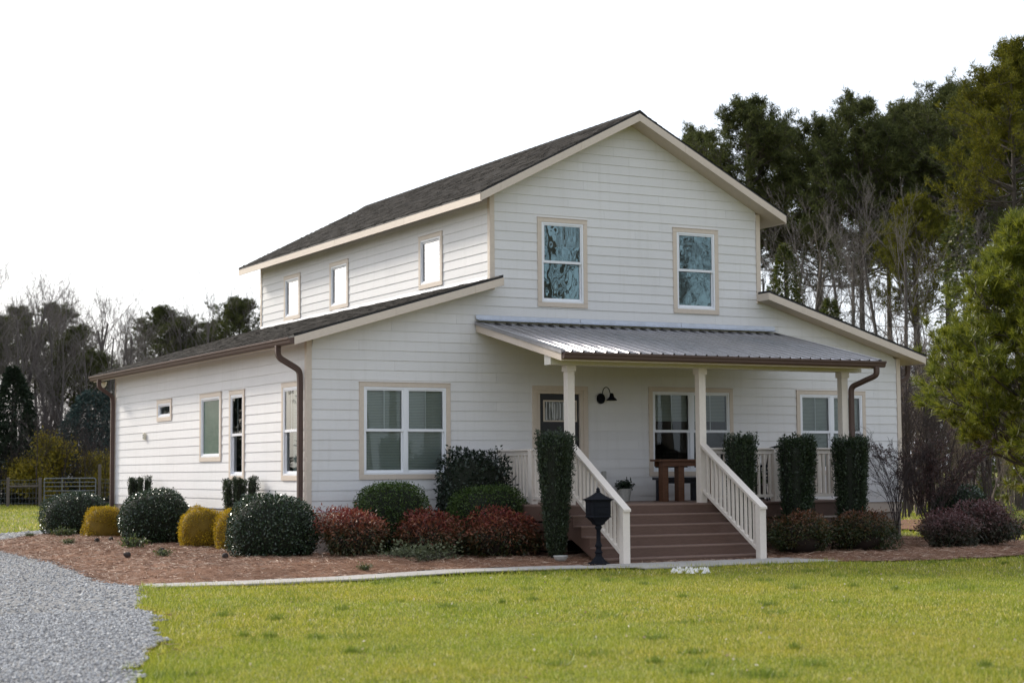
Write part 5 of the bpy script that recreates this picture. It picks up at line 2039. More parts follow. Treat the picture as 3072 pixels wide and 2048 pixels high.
def pine(seed, H, crown0, Rc, nb, tuft_n, tuft_l, tuft_w, sub=5, rt_=0.2, top=0.35, upturn=0.35, puff=0.22, align=0.7):
    """pine: straight trunk, tiers of limbs, needle tufts at the shoots"""
    rg = np.random.default_rng(seed)
    P0, P1, R0, R1 = [], [], [], []
    zs = np.linspace(0, H, 12)
    bx_, by_ = rg.normal(0, 0.10), rg.normal(0, 0.10)
    tx = lambda z: np.array([bx_*math.sin(z/H*3.0)*H*0.08, by_*math.sin(z/H*2.3)*H*0.08, z])
    for a, b_ in zip(zs[:-1], zs[1:]):
        P0.append(tx(a))
        P1.append(tx(b_))
        R0.append(rt_*(1-0.85*a/H)+0.01)
        R1.append(rt_*(1-0.85*b_/H)+0.01)
    ntr = len(P0)
    T, TD = [], []
    for k in range(nb):
        f = (k+rg.random())/nb
        z = H*(crown0+(1-crown0)*f)
        prof = (1-f)**0.75*(0.35+0.65*min(1, f/0.3+0.35)) + top*0.25
        Lb = Rc*prof*rg.uniform(0.65, 1.15)
        a = rg.uniform(0, 2*PI)
        el = rg.uniform(-0.12, 0.35)+0.6*f
        d = np.array([math.cos(a)*math.cos(el), math.sin(a)*math.cos(el), math.sin(el)])
        p = tx(z)
        prev = p
        pts = [p]
        for s in range(3):
            d = d+np.array([0, 0, upturn*0.3])+rg.normal(0, 0.12, 3)
            d /= np.linalg.norm(d)
            q = prev+d*Lb/3
            P0.append(prev)
            P1.append(q)
            R0.append(0.018+0.035*(1-f)*(1-s/3))
            R1.append(0.012+0.03*(1-f)*(1-(s+1)/3))
            prev = q
            pts.append(q)
        T.append(prev)
        TD.append(d)
        for j in range(sub):
            t = rg.uniform(0.35, 1.0)*3
            i = min(int(t), 2)
            bp = pts[i]+(pts[i+1]-pts[i])*(t-i)
            sd = d*0.6+rg.normal(0, 0.55, 3)+np.array([0, 0, 0.35])
            sd /= np.linalg.norm(sd)
            ln = Lb*rg.uniform(0.15, 0.42)+0.12
            e = bp+sd*ln
            P0.append(bp)
            P1.append(e)
            R0.append(0.014)
            R1.append(0.006)
            T.append(e)
            TD.append(sd)
            if ln > 0.5:
                T.append(bp+sd*ln*0.6)
                TD.append(sd+rg.normal(0, 0.4, 3))
    # dead lower limbs on the bare trunk
    for k in range(int(26*(crown0 > 0.3))):
        z = H*rg.uniform(0.22, crown0+0.1)
        a = rg.uniform(0, 2*PI)
        d = np.array([math.cos(a), math.sin(a), rg.uniform(-0.2, 0.5)])
        p = tx(z)
        ln = rg.uniform(0.6, 2.6)
        prev = p
        for s in range(3):
            d = d+rg.normal(0, 0.18, 3)
            q = prev+d*ln/3
            P0.append(prev)
            P1.append(q)
            R0.append(0.028*(1-s/3)+0.006)
            R1.append(0.028*(1-(s+1)/3)+0.006)
            if s:
                for _ in range(2):
                    e = prev+(d*0.6+rg.normal(0, 0.5, 3))*ln*0.45
                    P0.append(prev)
                    P1.append(e)
                    R0.append(0.010)
                    R1.append(0.005)
            prev = q
    T = np.array(T)
    TD = np.array(TD)
    nT = len(T)
    base = np.repeat(T, tuft_n, 0)+rg.normal(0, tuft_l*puff, (nT*tuft_n, 3))
    D = np.repeat(TD, tuft_n, 0)*align+rg.normal(0, 0.7, (nT*tuft_n, 3))+np.array([0, 0, 0.25])
    V_, F_ = needles_np(base, D, tuft_l, np.full(nT*tuft_n, tuft_w))
    Vt, Ft = tubes_np(P0[:ntr], P1[:ntr], R0[:ntr], R1[:ntr], 8)
    Vl, Fl = tubes_np(P0[ntr:], P1[ntr:], R0[ntr:], R1[ntr:], 4)
    Vt2 = np.concatenate([Vt, Vl])
    Ft4 = np.concatenate([Ft, Fl+len(Vt)])
    return mesh_np('trunk', Vt2, Ft4), mesh_np('crown', V_, F_)


pine_protos = [pine(300+k, 20.0, 0.56+0.05*(k % 3), 4.0+0.4*(k % 2), 78, 24, 0.25, 0.044, 11, 0.21, 0.6, 0.35, 0.32, 0.35) for k in range(4)]


def tree(name, cat, meshes, mats, loc, H, H0, rz, label, group, wide=1.0):
    s = H/H0
    t = thing(name, label, cat, loc, rz, group, (s*wide, s*wide, s))
    link('trunk', meshes[0], mats[0], t)
    link('crown', meshes[1], mats[1], t)
    return t


def fmesh(me, mat, cache={}):
    """a mesh with its own material, shared between all trees that use the pair"""
    key = (me.name, mat.name)
    if key not in cache:
        c_ = me.copy()
        c_.materials.clear()
        c_.materials.append(mat)
        cache[key] = c_
    return cache[key]


def ordinal(k):
    return ['first', 'second', 'third', 'fourth', 'fifth', 'sixth', 'seventh', 'eighth', 'ninth', 'tenth', 'eleventh', 'twelfth', 'thirteenth', 'fourteenth', 'fifteenth', 'sixteenth', 'seventeenth', 'eighteenth', 'nineteenth', 'twentieth', 'twenty-first', 'twenty-second', 'twenty-third', 'twenty-fourth', 'twenty-fifth', 'twenty-sixth', 'twenty-seventh', 'twenty-eighth', 'twenty-ninth', 'thirtieth'][k]


def height_for(u, v, D):
    return float(at_depth(u, v, D)[2]-GZ)


# tall pines right of and behind the house: (crown centre u, top v, distance)
PR = [(2105, 400, 92), (2250, 320, 88), (2375, 400, 96), (2480, 370, 90), (2590, 300, 86), (2680, 385, 98), (2765, 330, 92), (2865, 270, 88), (2945, 320, 100), (3020, 240, 84), (3130, 200, 90)]
PR.sort()
for k, (u, v, D) in enumerate(PR):
    p = at_depth(u, 1400, D)
    me = pine_protos[k % 4]
    tree('pine_tree', 'tree', (fmesh(me[0], M_BARKP), fmesh(me[1], M_PINE)), (M_BARKP, M_PINE), (p[0], p[1], GZ-0.1), height_for(u, v, D), 20.3, k*1.7, 'tall dark pine in the wood right of the house, %s from the house side' % ordinal(k), 'tall pines behind the house', 1.05)
# sunlit nearer pine at the right edge
p = at_depth(3060, 1400, 66)
tree('pine_tree', 'tree', (fmesh(pine_protos[2][0], M_BARKP), fmesh(pine_protos[2][1], M_PINEY)), (M_BARKP, M_PINEY), (p[0], p[1], GZ-0.1), height_for(3060, 150, 66), 20.3, 0.8, 'tall yellowish pine rising at the right edge above the young pine', 'sunlit pines', 0.95)
p = at_depth(2770, 1400, 78)
tree('pine_tree', 'tree', (fmesh(pine_protos[1][0], M_BARKP), fmesh(pine_protos[1][1], M_PINEY)), (M_BARKP, M_PINEY), (p[0], p[1], GZ-0.1), height_for(2770, 600, 78), 20.3, 2.8, 'shorter yellowish pine in front of the dark pines', 'sunlit pines', 0.8)
# bare hardwoods in front of the pines
BR = [(2320, 760, 76), (2385, 690, 80), (2450, 700, 72), (2520, 640, 84), (2590, 690, 70), (2650, 640, 78), (2725, 700, 68), (2800, 640, 80), (2880, 660, 74), (2960, 640, 82), (3050, 680, 72)]
BR.sort()
for k, (u, v, D) in enumerate(BR):
    p = at_depth(u, 1400, D)
    me = bare_protos[k % 5]
    tree('bare_tree', 'tree', (fmesh(me[0], M_BARKG), fmesh(me[1], M_TWIG)), (M_BARKG, M_TWIG), (p[0], p[1], GZ-0.1), height_for(u, v, D), 13.2, k*2.1, 'bare grey tree in the wood right of the house, %s from the house side' % ordinal(k), 'bare trees right of the house', 0.95)
# left wood
PLF = [(40, 930, 118), (225, 985, 108), (475, 930, 125), (545, 955, 122), (725, 905, 124), (-60, 940, 112), (165, 915, 126), (630, 970, 132), (285, 1060, 106)]
PLF.sort()
for k, (u, v, D) in enumerate(PLF):
    p = at_depth(u, 1420, D)
    me = pine_protos[(k+1) % 4]
    tree('pine_tree', 'tree', (fmesh(me[0], M_BARKP), fmesh(me[1], M_PINE)), (M_BARKP, M_PINE), (p[0], p[1], GZ-0.1), height_for(u, v, D), 20.3, k*1.3+0.5, 'dark pine in the wood left of the house, %s from the left' % ordinal(k), 'pines left of the house', 1.25)
BL = [(40, 890, 104), (95, 905, 120), (145, 915, 106), (230, 940, 114), (320, 945, 108), (370, 965, 110), (425, 980, 122), (15, 840, 116), (60, 850, 110), (110, 870, 112), (160, 880, 118), (205, 890, 106), (255, 905, 120), (300, 920, 112), (350, 930, 124), (390, 950, 118), (440, 960, 128), (560, 925, 120), (625, 905, 118), (690, 915, 122), (730, 930, 128), (80, 960, 102), (190, 980, 101), (-30, 870, 108), (270, 1000, 102), (510, 940, 128), (330, 960, 103), (130, 930, 124)]
BL.sort()
for k, (u, v, D) in enumerate(BL):
    p = at_depth(u, 1420, D)
    me = bare_protos[(k*2+1) % 5]
    tree('bare_tree', 'tree', (fmesh(me[0], M_BARKG), fmesh(me[1], M_TWIG)), (M_BARKG, M_TWIG), (p[0], p[1], GZ-0.1), height_for(u, v, D), 13.2, k*1.9, 'bare grey tree in the wood left of the house, %s from the left' % ordinal(k), 'bare trees left of the house', 0.95)

# evergreens in front of the left wood


def cone_tree(seed, H, Rb, n, size, mat, aspect=0.3, power=0.8, droop=0.3, base=0.02, lumpy=0.25):
    rg = np.random.default_rng(seed)
    f = rg.random(n)**1.35*0.98
    a = rg.uniform(0, 2*PI, n)
    lob = 1+lumpy*np.sin(a*3+f*17+seed)*np.sin(f*31+a*2)+rg.normal(0, 0.05, n)
    r_ = Rb*(1-f)**power*lob*(0.55+0.45*rg.random(n)**0.4)
    P = np.stack([r_*np.cos(a), r_*np.sin(a), base*H+f*H*(1-base)], 1)
    D = np.stack([np.cos(a), np.sin(a), rg.normal(0.15-droop, 0.4, n)], 1)+rg.normal(0, 0.4, (n, 3))
    V_, F_ = leaves_np(P, D, size, aspect)
    Vt, Ft = tubes_np([(0, 0, 0), (0, 0, H*0.5)], [(0, 0, H*0.5), (0, 0, H*0.96)], [0.06*Rb, 0.035*Rb], [0.035*Rb, 0.004], 8)
    return mesh_np('trunk', Vt, Ft), mesh_np('crown', V_, F_)


def cone_thing(name, u, v, D, Rb, n, size, mat, seed, label, power=0.8, lumpy=0.25, aspect=0.3):
    H = height_for(u, v, D)
    p = at_depth(u, 1400, D)
    me = cone_tree(seed, H, Rb, n, size, mat, aspect, power, lumpy=lumpy)
    t = thing(name, label, 'tree', (p[0], p[1], GZ-0.05))
    link('trunk', me[0], M_BARKP, t)
    link('crown', me[1], mat, t)
    return t


cone_thing('cedar_tree', 35, 1090, 96, 2.5, 15000, 0.24, M_CEDAR, 401, 'dark green cedar at the left edge behind the wire fence')
cone_thing('cedar_tree', -45, 1130, 98, 2.2, 9000, 0.24, M_CEDAR, 404, 'dark green cedar half cut off by the left edge')
cone_thing('blue_cedar_tree', 285, 1165, 97, 2.6, 17000, 0.22, M_BLUEC, 402, 'rounded blue-green cedar behind the field gate', 0.42, 0.12)
cone_thing('young_evergreen', 2365, 715, 74, 2.1, 14000, 0.17, M_EVER, 403, 'slender yellow-green evergreen beside the right eave of the upper roof', 0.75, 0.35, 0.4)
cone_thing('young_evergreen', 2500, 880, 70, 1.6, 7000, 0.17, M_EVER, 405, 'small evergreen behind the right shed roof', 0.7, 0.4, 0.4)
cone_thing('young_evergreen', 2905, 620, 72, 1.5, 5000, 0.2, M_EVER, 406, 'narrow leafy evergreen above the young pine', 0.5, 0.6, 0.5)

# yellow shrubs behind the gate and brown thickets


def leafy_round(seed, n, rx, rz, size, lumpsn=26):
    rg = np.random.default_rng(seed)
    cs_ = rg.normal(size=(lumpsn, 3))
    cs_ /= np.linalg.norm(cs_, axis=1, keepdims=True)
    cs_ *= rg.uniform(0.45, 0.95, (lumpsn, 1))
    idx = rg.integers(0, lumpsn, n)
    P = cs_[idx]*np.array([[rx, rx, rz]])+rg.normal(0, 0.16, (n, 3))*np.array([[rx, rx, rz]])
    P[:, 2] += rz
    P = P[P[:, 2] > 0.05]
    D = rg.normal(size=P.shape)+np.array([[0, 0, 0.5]])
    V_, F_ = leaves_np(P, D, size, 0.45)
    return mesh_np('foliage', V_, F_)


ysh = [leafy_round(421+k, 8500, 1.6, 1.75, 0.15) for k in range(2)]
for (k, u, v, D, s, lab) in ((0, 145, 1292, 92.5, 1.06, 'yellow-green wild shrub behind the metal field gate'), (1, 305, 1350, 93.5, 0.82, 'smaller yellow-green wild shrub left of the rear downspout'), (1, 80, 1370, 94, 0.75, 'low yellow-green wild shrub behind the fence at left')):
    p = at_depth(u, 1400, D)
    t = thing('wild_shrub', lab, 'shrub', (p[0], p[1], GZ), k*1.2, 'yellow wild shrubs behind the gate', (s, s, height_for(u, v, D)/3.6))
    link('foliage', ysh[k], M_YSHRUB, t)
    link('stems', fmesh(brush_protos[k], M_BARKD), M_BARKD, t)
BRU = [(-20, 104, 'L'), (60, 100, 'L'), (130, 103, 'L'), (200, 99, 'L'), (255, 101, 'L'), (320, 100, 'L'), (380, 104, 'L'), (2715, 58, 'R'), (2760, 61, 'R'), (2810, 57, 'R'), (2870, 62, 'R'), (2940, 64, 'R'), (3020, 66, 'R'), (2680, 66, 'R'), (2900, 74, 'R'), (2990, 78, 'R'), (2790, 72, 'R'), (3080, 80, 'R')]
BRU += [(u_, 136+(u_*7 % 13), 'L') for u_ in range(-60, 760, 118)]+[(u_, 118+(u_*7 % 11), 'R') for u_ in range(2260, 3140, 150)]
cnt = {'L': 0, 'R': 0}
for k, (u, D, sd) in enumerate(BRU):
    p = at_depth(u, 1400, D)
    lab = ('brown leafless thicket at the foot of the left wood, %s from the left' if sd == 'L' else 'brown leafless thicket beyond the right end of the house, %s nearest') % ordinal(cnt[sd])
    if D > 110:
        lab = lab.replace('brown leafless thicket', 'tall far brown thicket')
    cnt[sd] += 1
    t = thing('thicket', lab, 'thicket', (p[0], p[1], GZ-0.05), k*0.9, 'leafless thickets', (1.15, 1.15, (0.85 if sd == 'L' else 1.15)+0.12*(k % 3)) if D < 110 else (2.4, 2.4, 1.9+0.2*(k % 3)))
    mt = M_BARKD if (k % 2 or sd == 'L') else M_BARKT
    link('stems', fmesh(brush_protos[k % 3], mt), mt, t)

# young long-needled pine at the right edge, standing in its ring of straw
yp = at_depth(3135, 1400, 46.5)
me = pine(501, 7.3, 0.10, 3.6, 150, 58, 0.28, 0.022, 9, 0.13, 0.5, 0.5, 0.12, 0.9)
t = thing('young_pine', 'bright yellow-green young pine with long needles at the right edge', 'tree', (yp[0], yp[1], GZ), 0.4)
link('trunk', me[0], M_BARKP, t)
link('crown', me[1], M_YPINE, t)

# trees across the road behind the camera, seen only mirrored in the upstairs panes
for k, (x, y, H) in enumerate(((17, -34, 17), (21.5, -40, 19), (25, -36, 18), (29, -44, 20), (33, -38, 19), (13, -44, 17), (37, -46, 18), (19.5, -45, 20), (23, -50, 21), (27, -40, 17), (31, -50, 21), (35, -42, 19), (15.5, -39, 16), (30.5, -31, 14), (34, -33, 15), (28.5, -33, 15))):
    me = bare_protos[k % 5]
    if k == 5:
        me = pine_protos[k % 4]
        tree('pine_tree', 'tree', (fmesh(me[0], M_BARKP), fmesh(me[1], M_PINE)), (M_BARKP, M_PINE), (x, y, GZ-0.1), H+1, 20.3, k, 'pine across the lawn mirrored in the upstairs windows, %s from the left' % ordinal(k), 'trees mirrored in the windows', 1.4)
    else:
        tree('bare_tree', 'tree', (fmesh(me[0], M_BARKG), fmesh(me[1], M_TWIG)), (M_BARKG, M_TWIG), (x, y, GZ-0.1), H, 13.2, k, 'bare tree across the lawn mirrored in the upstairs windows, %s from the left' % ordinal(k), 'trees mirrored in the windows')

# the left wood runs on beyond the picture; the side windows mirror it
for k in range(24):
    az = R(9.5-1.75*k)
    rr_ = 98+(k*37 % 29)
    x, y = CAM[0]+rr_*math.sin(az), CAM[1]+rr_*math.cos(az)
    pn = k % 3 != 0
    me = pine_protos[k % 4] if pn else bare_protos[k % 5]
    mats_ = (M_BARKP, M_PINE) if pn else (M_BARKG, M_BARKG)
    tree('pine_tree' if pn else 'bare_tree', 'tree', (fmesh(me[0], mats_[0]), fmesh(me[1], mats_[1])), mats_, (x, y, GZ-0.1), (14 if k < 7 else 10.3)+0.5*(k*5 % 4), 20.3 if pn else 13.2, k*1.1, '%s in the wood beyond the left edge, %s tree along from the edge' % ('pine' if pn else 'bare tree', ordinal(k)), 'trees of the wood beyond the left edge', 1.5 if pn else 1.0)
cme = cone_tree(441, 9.0, 2.9, 9000, 0.34, M_CEDAR, 0.35, 0.7)
for k in range(15):
    az = R(8.5-2.7*k)
    rr_ = 94+(k*29 % 11)
    t = thing('cedar_tree', 'dark cedar before the wood beyond the left edge, %s from the edge' % ordinal(k), 'tree', (CAM[0]+rr_*math.sin(az), CAM[1]+rr_*math.cos(az), GZ-0.05), k*1.3, 'cedars beyond the left edge', (1.0, 1.0, 0.75+0.13*(k % 3)))
    link('trunk', fmesh(cme[0], M_BARKP), M_BARKP, t)
    link('crown', fmesh(cme[1], M_CEDAR), M_CEDAR, t)
# leafless twiggy bushes at the right corner of the house
for (seed, x, y, H, wd, mt, lab) in ((601, 11.72, -1.75, 1.95, 1.0, M_BARKD, 'leafless twiggy bush in front of the right house corner'), (602, 12.95, -1.35, 1.85, 1.15, M_BARKD, 'dense leafless reddish bush just beyond the right house corner')):
    allP = [[], [], [], []]
    rg = np.random.default_rng(seed)
    nst = 9 if seed == 601 else 15
    for j in range(nst):
        sg = branchy(seed*10+j, H*rg.uniform(0.8, 1.0), 0.015, 3, (8, 5, 4), (0.55, 0.6, 0.6), (0.3, 0.2, 0.2), 0.22, 0.16, 0.42, 0.6, 6, 0.0028, rg.normal(0, 0.15))
        a = rg.uniform(0, 2*PI)
        # stems lean outwards from one root
        q0, q1 = sg[0].copy(), sg[1].copy()
        for q in (q0, q1):
            q[:, 0] += (0.16+0.20*q[:, 2])*q[:, 2]*math.cos(a)
            q[:, 1] += (0.16+0.20*q[:, 2])*q[:, 2]*math.sin(a)
        for q, arr in zip(allP, (q0, q1, sg[2], sg[3])):
            q.append(arr)
    A_ = [np.concatenate(q) for q in allP]
    V2, F2 = tubes_np(*A_, 3)
    t = thing('twiggy_bush', lab, 'bush', (x, y, gz(x, y)-0.02), 0, 'leafless bushes at the right corner', (wd*0.85, wd*0.85, 1.0))
    link('stems', mesh_np('stems', V2, F2), mt, t)
    if seed == 602:
        rl = np.random.default_rng(5)
        P = A_[1][rl.integers(0, len(A_[1]), 7000)]
        Vl, Fl = leaves_np(P, rl.normal(size=P.shape), 0.045, 0.5)
        link('leaves', mesh_np('leaves', Vl, Fl), leaf_mat('withered_leaf', [(0.1, (0.05, 0.028, 0.026)), (0.9, (0.15, 0.08, 0.07))]), t)

# ------------------------------------------------------------------ fences


def fence_run(label, pts, post_h, wires, rails=()):
    t = thing('wire_fence', label, 'fence', (pts[0][0], pts[0][1], GZ))
    o = np.array([pts[0][0], pts[0][1]])
    for (x, y, h) in pts:
        MB().lathe((x-o[0], y-o[1], -0.05), [(0.085, 0), (0.085, h), (0.07, h+0.06)], 8).build('post', M_FIELD, t)
    for (z, r_) in wires:
        for a, b_ in zip(pts[:-1], pts[1:]):
            MB().tube([(a[0]-o[0], a[1]-o[1], z), ((a[0]+b_[0])/2-o[0], (a[1]+b_[1])/2-o[1], z-0.015), (b_[0]-o[0], b_[1]-o[1], z)], r_, 4).build('wire', M_GALV, t)
    # upright stays of the woven wire
    mb = MB()
    for a, b_ in zip(pts[:-1], pts[1:]):
        Ln = math.dist(a[:2], b_[:2])
        n = int(Ln/0.16)
        for k in range(1, n):
            f = k/n
            mb.tube([(a[0]+(b_[0]-a[0])*f-o[0], a[1]+(b_[1]-a[1])*f-o[1], 0.05), (a[0]+(b_[0]-a[0])*f-o[0], a[1]+(b_[1]-a[1])*f-o[1], wires[-1][0])], 0.004, 3)
    st = mb.build('stays', M_GALV, t)
    st['kind'] = 'stuff'
    for (i, j, z) in rails:
        a, b_ = pts[i], pts[j]
        MB().tube([(a[0]-o[0], a[1]-o[1], z), (b_[0]-o[0], b_[1]-o[1], z)], 0.055, 8).build('rail', M_FIELD, t)
    return t


def pl(u, D):
    q = at_depth(u, 1400, D)
    return (q[0], q[1])


WIR = [(0.15, 0.006), (0.4, 0.006), (0.65, 0.006), (0.9, 0.006), (1.12, 0.008), (1.3, 0.008)]
fence_run('wire stock fence with round posts left of the field gate', [(*pl(-60, 90), 1.4), (*pl(25, 90), 1.42), (*pl(121, 90), 1.4)], 1.4, WIR, ((1, 2, 0.98),))
fence_run('wire stock fence right of the gate with one tall post', [(*pl(299, 90), 2.05), (*pl(352, 90.5), 1.4), (*pl(420, 91), 1.4)], 1.4, WIR)
fence_run('wire stock fence far right behind the young pine', [(*pl(2790, 84), 1.05), (*pl(2955, 84), 1.1), (*pl(3110, 84), 1.05)], 1.1, [(0.2, 0.007), (0.45, 0.007), (0.7, 0.007), (0.9, 0.009), (1.02, 0.012)])
g0, g1 = pl(131, 90), pl(290, 90)
Lg = math.dist(g0, g1)
t = thing('field_gate', 'grey tubular metal field gate closed between two fence posts', 'gate', (g0[0], g0[1], GZ), math.atan2(g1[1]-g0[1], g1[0]-g0[0]))
MB().tube(bez([(0.04, 0, 0.12), (0.04, 0, 1.36), (Lg-0.04, 0, 1.36), (Lg-0.04, 0, 0.12), (0.04, 0, 0.12)], 5, 0.12), 0.03, 8).build('gate_frame', M_GALV, t)
for z in (0.32, 0.52, 0.74, 0.96, 1.16):
    MB().tube([(0.04, 0, z), (Lg-0.04, 0, z)], 0.022, 8).build('bar', M_GALV, t)
for x_ in (Lg*0.35, Lg*0.68):
    MB().box(x_-0.02, x_+0.02, -0.012, 0.012, 0.12, 1.36).build('upright', M_GALV, t)
# small bird house on a post behind the right fence
q = at_depth(2952, 1400, 76)
t = thing('birdhouse', 'pale wooden bird box on a post under the young pine', 'birdhouse', (q[0], q[1], GZ), 0.4)
MB().box(-0.05, 0.05, -0.05, 0.05, 0, 1.25).build('post', M_FIELD, t)
MB().box(-0.24, 0.24, -0.2, 0.2, 1.25, 1.62).build('box', M_POT, t)
MB().prism([(-0.3, -0.26, 1.62), (0.3, -0.26, 1.62), (0, -0.26, 1.8)], [(-0.3, 0.26, 1.62), (0.3, 0.26, 1.62), (0, 0.26, 1.8)]).build('roof', M_FIELD, t)

# ------------------------------------------------------------------ small things on the bed and lawn
wd_me = [sprig_shrub(701+k, 0.22, 0.20, 22, 420, 0.05, 0.35, 0.9, 0.06, 0.9) for k in range(2)]
for k, (u, v, s, lab) in enumerate(((440, 1610, 1.0, 'weedy tuft at the foot of the farthest holly bush'), (180, 1617, 1.1, 'weedy tuft left of the first golden bush'), (400, 1655, 1.3, 'weedy tuft in front of the middle holly bush'), (490, 1682, 0.8, 'small green weed in the pine straw near the middle'), (205, 1642, 0.7, 'small green weed near the gravel edge'), (90, 1618, 0.6, 'tiny green weed at the far left of the straw bed'), (1095, 1702, 0.6, 'yellowish weed in the straw below the red nandinas'))):
    d = ray_dir(u, v)
    s_ = (GZ+0.09-CAM[2])/d[2]
    x, y = CAM[0]+d[0]*s_, CAM[1]+d[1]*s_
    if x > -0.25 and y > 0:
        x = -1.5
    bush_thing('weed', lab, 'weed', wd_me[k % 2], M_WEED, M_BARKD, (x, y, gz(x, y)), k, s, 'weeds in the straw bed')
cone_me = MB().lathe((0, 0, 0), [(0.02, 0), (0.05, 0.02), (0.055, 0.045), (0.045, 0.08), (0.025, 0.11), (0.006, 0.125)], 9)
me_c = bpy.data.meshes.new('pine_cone')
me_c.from_pydata(cone_me.v, [], cone_me.f)
me_c.update()
for k, (u, v, lab) in enumerate(((331, 1631, 'dark pine cone on the straw beside the first golden bush'), (562, 1648, 'dark pine cone on the straw below the second golden bush'), (480, 1668, 'dark pine cone beside the small green weed'), (679, 1686, 'dark pine cone left of the big corner holly bush'), (392, 1680, 'dark pine cone nearest the gravel'), (294, 1635, 'dark pine cone farthest left on the straw'))):
    d = ray_dir(u, v)
    s_ = (GZ+0.10-CAM[2])/d[2]
    x, y = CAM[0]+d[0]*s_, CAM[1]+d[1]*s_
    o = link('pine_cone', me_c, M_CONE, None, (x, y, gz(x, y)+0.03))
    o.rotation_euler = (1.35, 0, k*1.1)
    tag(o, lab, 'pine cone', 'pine cones on the straw bed')
# white chips spilled on the grass edge by the walk
rg = np.random.default_rng(31)
mb = MB()
for k in range(60):
    u, v = rg.uniform(2012, 2125), rg.uniform(1699, 1711)
    d = ray_dir(u, v)
    s_ = (GZ+0.03-CAM[2])/d[2]
    x, y = CAM[0]+d[0]*s_, CAM[1]+d[1]*s_
    r_ = rg.uniform(0.015, 0.05)
    mb.add([(x+r_*rg.uniform(0.6, 1.3)*math.cos(a), y+r_*rg.uniform(0.6, 1.3)*math.sin(a), GZ-0.01) for a in np.linspace(0, 2*PI, 6)[:-1]]+[(x, y, GZ+0.030+rg.uniform(0, 0.02))], [(i, (i+1) % 5, 5) for i in range(5)])
stuff(mb.build('white_chips', M_STONEW), 'white stone chips spilled on the grass below the steps', 'stones')

# ------------------------------------------------------------------ grass, gravel, straw


def scatter_wedge(n, r0, r1, half, seed):
    rg = np.random.default_rng(seed)
    r_ = np.sqrt(rg.uniform(r0*r0, r1*r1, n))
    a = YAW+rg.uniform(-half, half, n)
    return CAM[0]+r_*np.sin(a), CAM[1]+r_*np.cos(a), r_


def on_lawn(x, y):
    return ~(pip(GRAVEL_R, x, y) | pip(STRAW, x, y) | pip(PATH, x, y) | ((x > -0.1) & (x < W) & (y > -0.1) & (y < L)))


def ground_wave(x, y):
    return GZ+0.02*np.sin(x*0.5+1.3)*np.sin(y*0.37)-0.02


VV, FF, off = [], [], 0
for (n, r0, r1, half, ln, wd_, sd) in ((260000, 10.5, 17.5, 0.36, 0.048, 0.0065, 1), (220000, 17.5, 26.0, 0.36, 0.052, 0.010, 2), (120000, 26.0, 36.0, 0.38, 0.060, 0.014, 3), (110000, 36, 95, 0.40, 0.10, 0.035, 4)):
    x, y, r_ = scatter_wedge(n, r0, r1, half, sd)
    ok = on_lawn(x, y)
    if r0 > 30:
        ok &= y < 66
    x, y = x[ok], y[ok]
    rg = np.random.default_rng(sd+50)
    # tufted growth: some patches stand taller
    cl = np.sin(x*2.1+0.7*np.sin(y*1.7))*np.sin(y*2.6+0.9*np.sin(x*1.3))+0.6*np.sin(x*6.3+y*2.2)*np.sin(y*7.1-x*1.9)
    hgt = ln*(0.75+0.45*np.clip(cl, 0, 1.2))
    P = np.stack([x, y, ground_wave(x, y)-0.004], 1)
    D = np.stack([rg.normal(0, 0.55, len(x)), rg.normal(0, 0.55, len(x)), np.ones(len(x))], 1)
    V_, F_ = needles_np(P, D, hgt, np.full(len(x), wd_))
    VV.append(V_)
    FF.append(F_+off)
    off += len(V_)
stuff(link('grass', mesh_np('grass', np.concatenate(VV), np.concatenate(FF)), M_GRASS), 'short yellow-green lawn grass in front of the house', 'grass')
# darker clumps of coarser grass scattered through the lawn
rg = np.random.default_rng(91)
tx_, ty_, tr_ = scatter_wedge(330, 11, 34, 0.36, 92)
ok = on_lawn(tx_, ty_)
tx_, ty_ = tx_[ok], ty_[ok]
cl = np.sin(tx_*0.9+1.0)*np.sin(ty_*0.8)
ok = cl+rg.normal(0, 0.5, len(cl)) > -0.1
tx_, ty_ = tx_[ok], ty_[ok]
m_ = 90
rad = 0.04+0.30*rg.random(len(tx_))**2.2
x = np.repeat(tx_, m_)+np.repeat(rad, m_)*rg.normal(0, 0.6, len(tx_)*m_)*1.3
y = np.repeat(ty_, m_)+np.repeat(rad, m_)*rg.normal(0, 0.6, len(tx_)*m_)
P = np.stack([x, y, ground_wave(x, y)-0.004], 1)
D = np.stack([rg.normal(0, 0.6, len(x)), rg.normal(0, 0.6, len(x)), np.ones(len(x))], 1)
V_, F_ = needles_np(P, D, np.full(len(x), 0.085), np.full(len(x), 0.010))
stuff(link('grass_clumps', mesh_np('grass_clumps', V_, F_), M_CLUMP), 'darker green coarse grass clumps dotted through the lawn', 'grass')
fx, fy, _ = scatter_wedge(420, 11, 30, 0.36, 93)
ok = on_lawn(fx, fy)
fx, fy = fx[ok], fy[ok]
P = np.stack([fx, fy, ground_wave(fx, fy)+0.045], 1)
V_, F_ = leaves_np(P, unit(len(fx), 0.3), 0.03, 0.8)
stuff(link('lawn_flecks', mesh_np('lawn_flecks', V_, F_), M_FLECK), 'pale dry leaf flecks lying in the lawn', 'leaves')
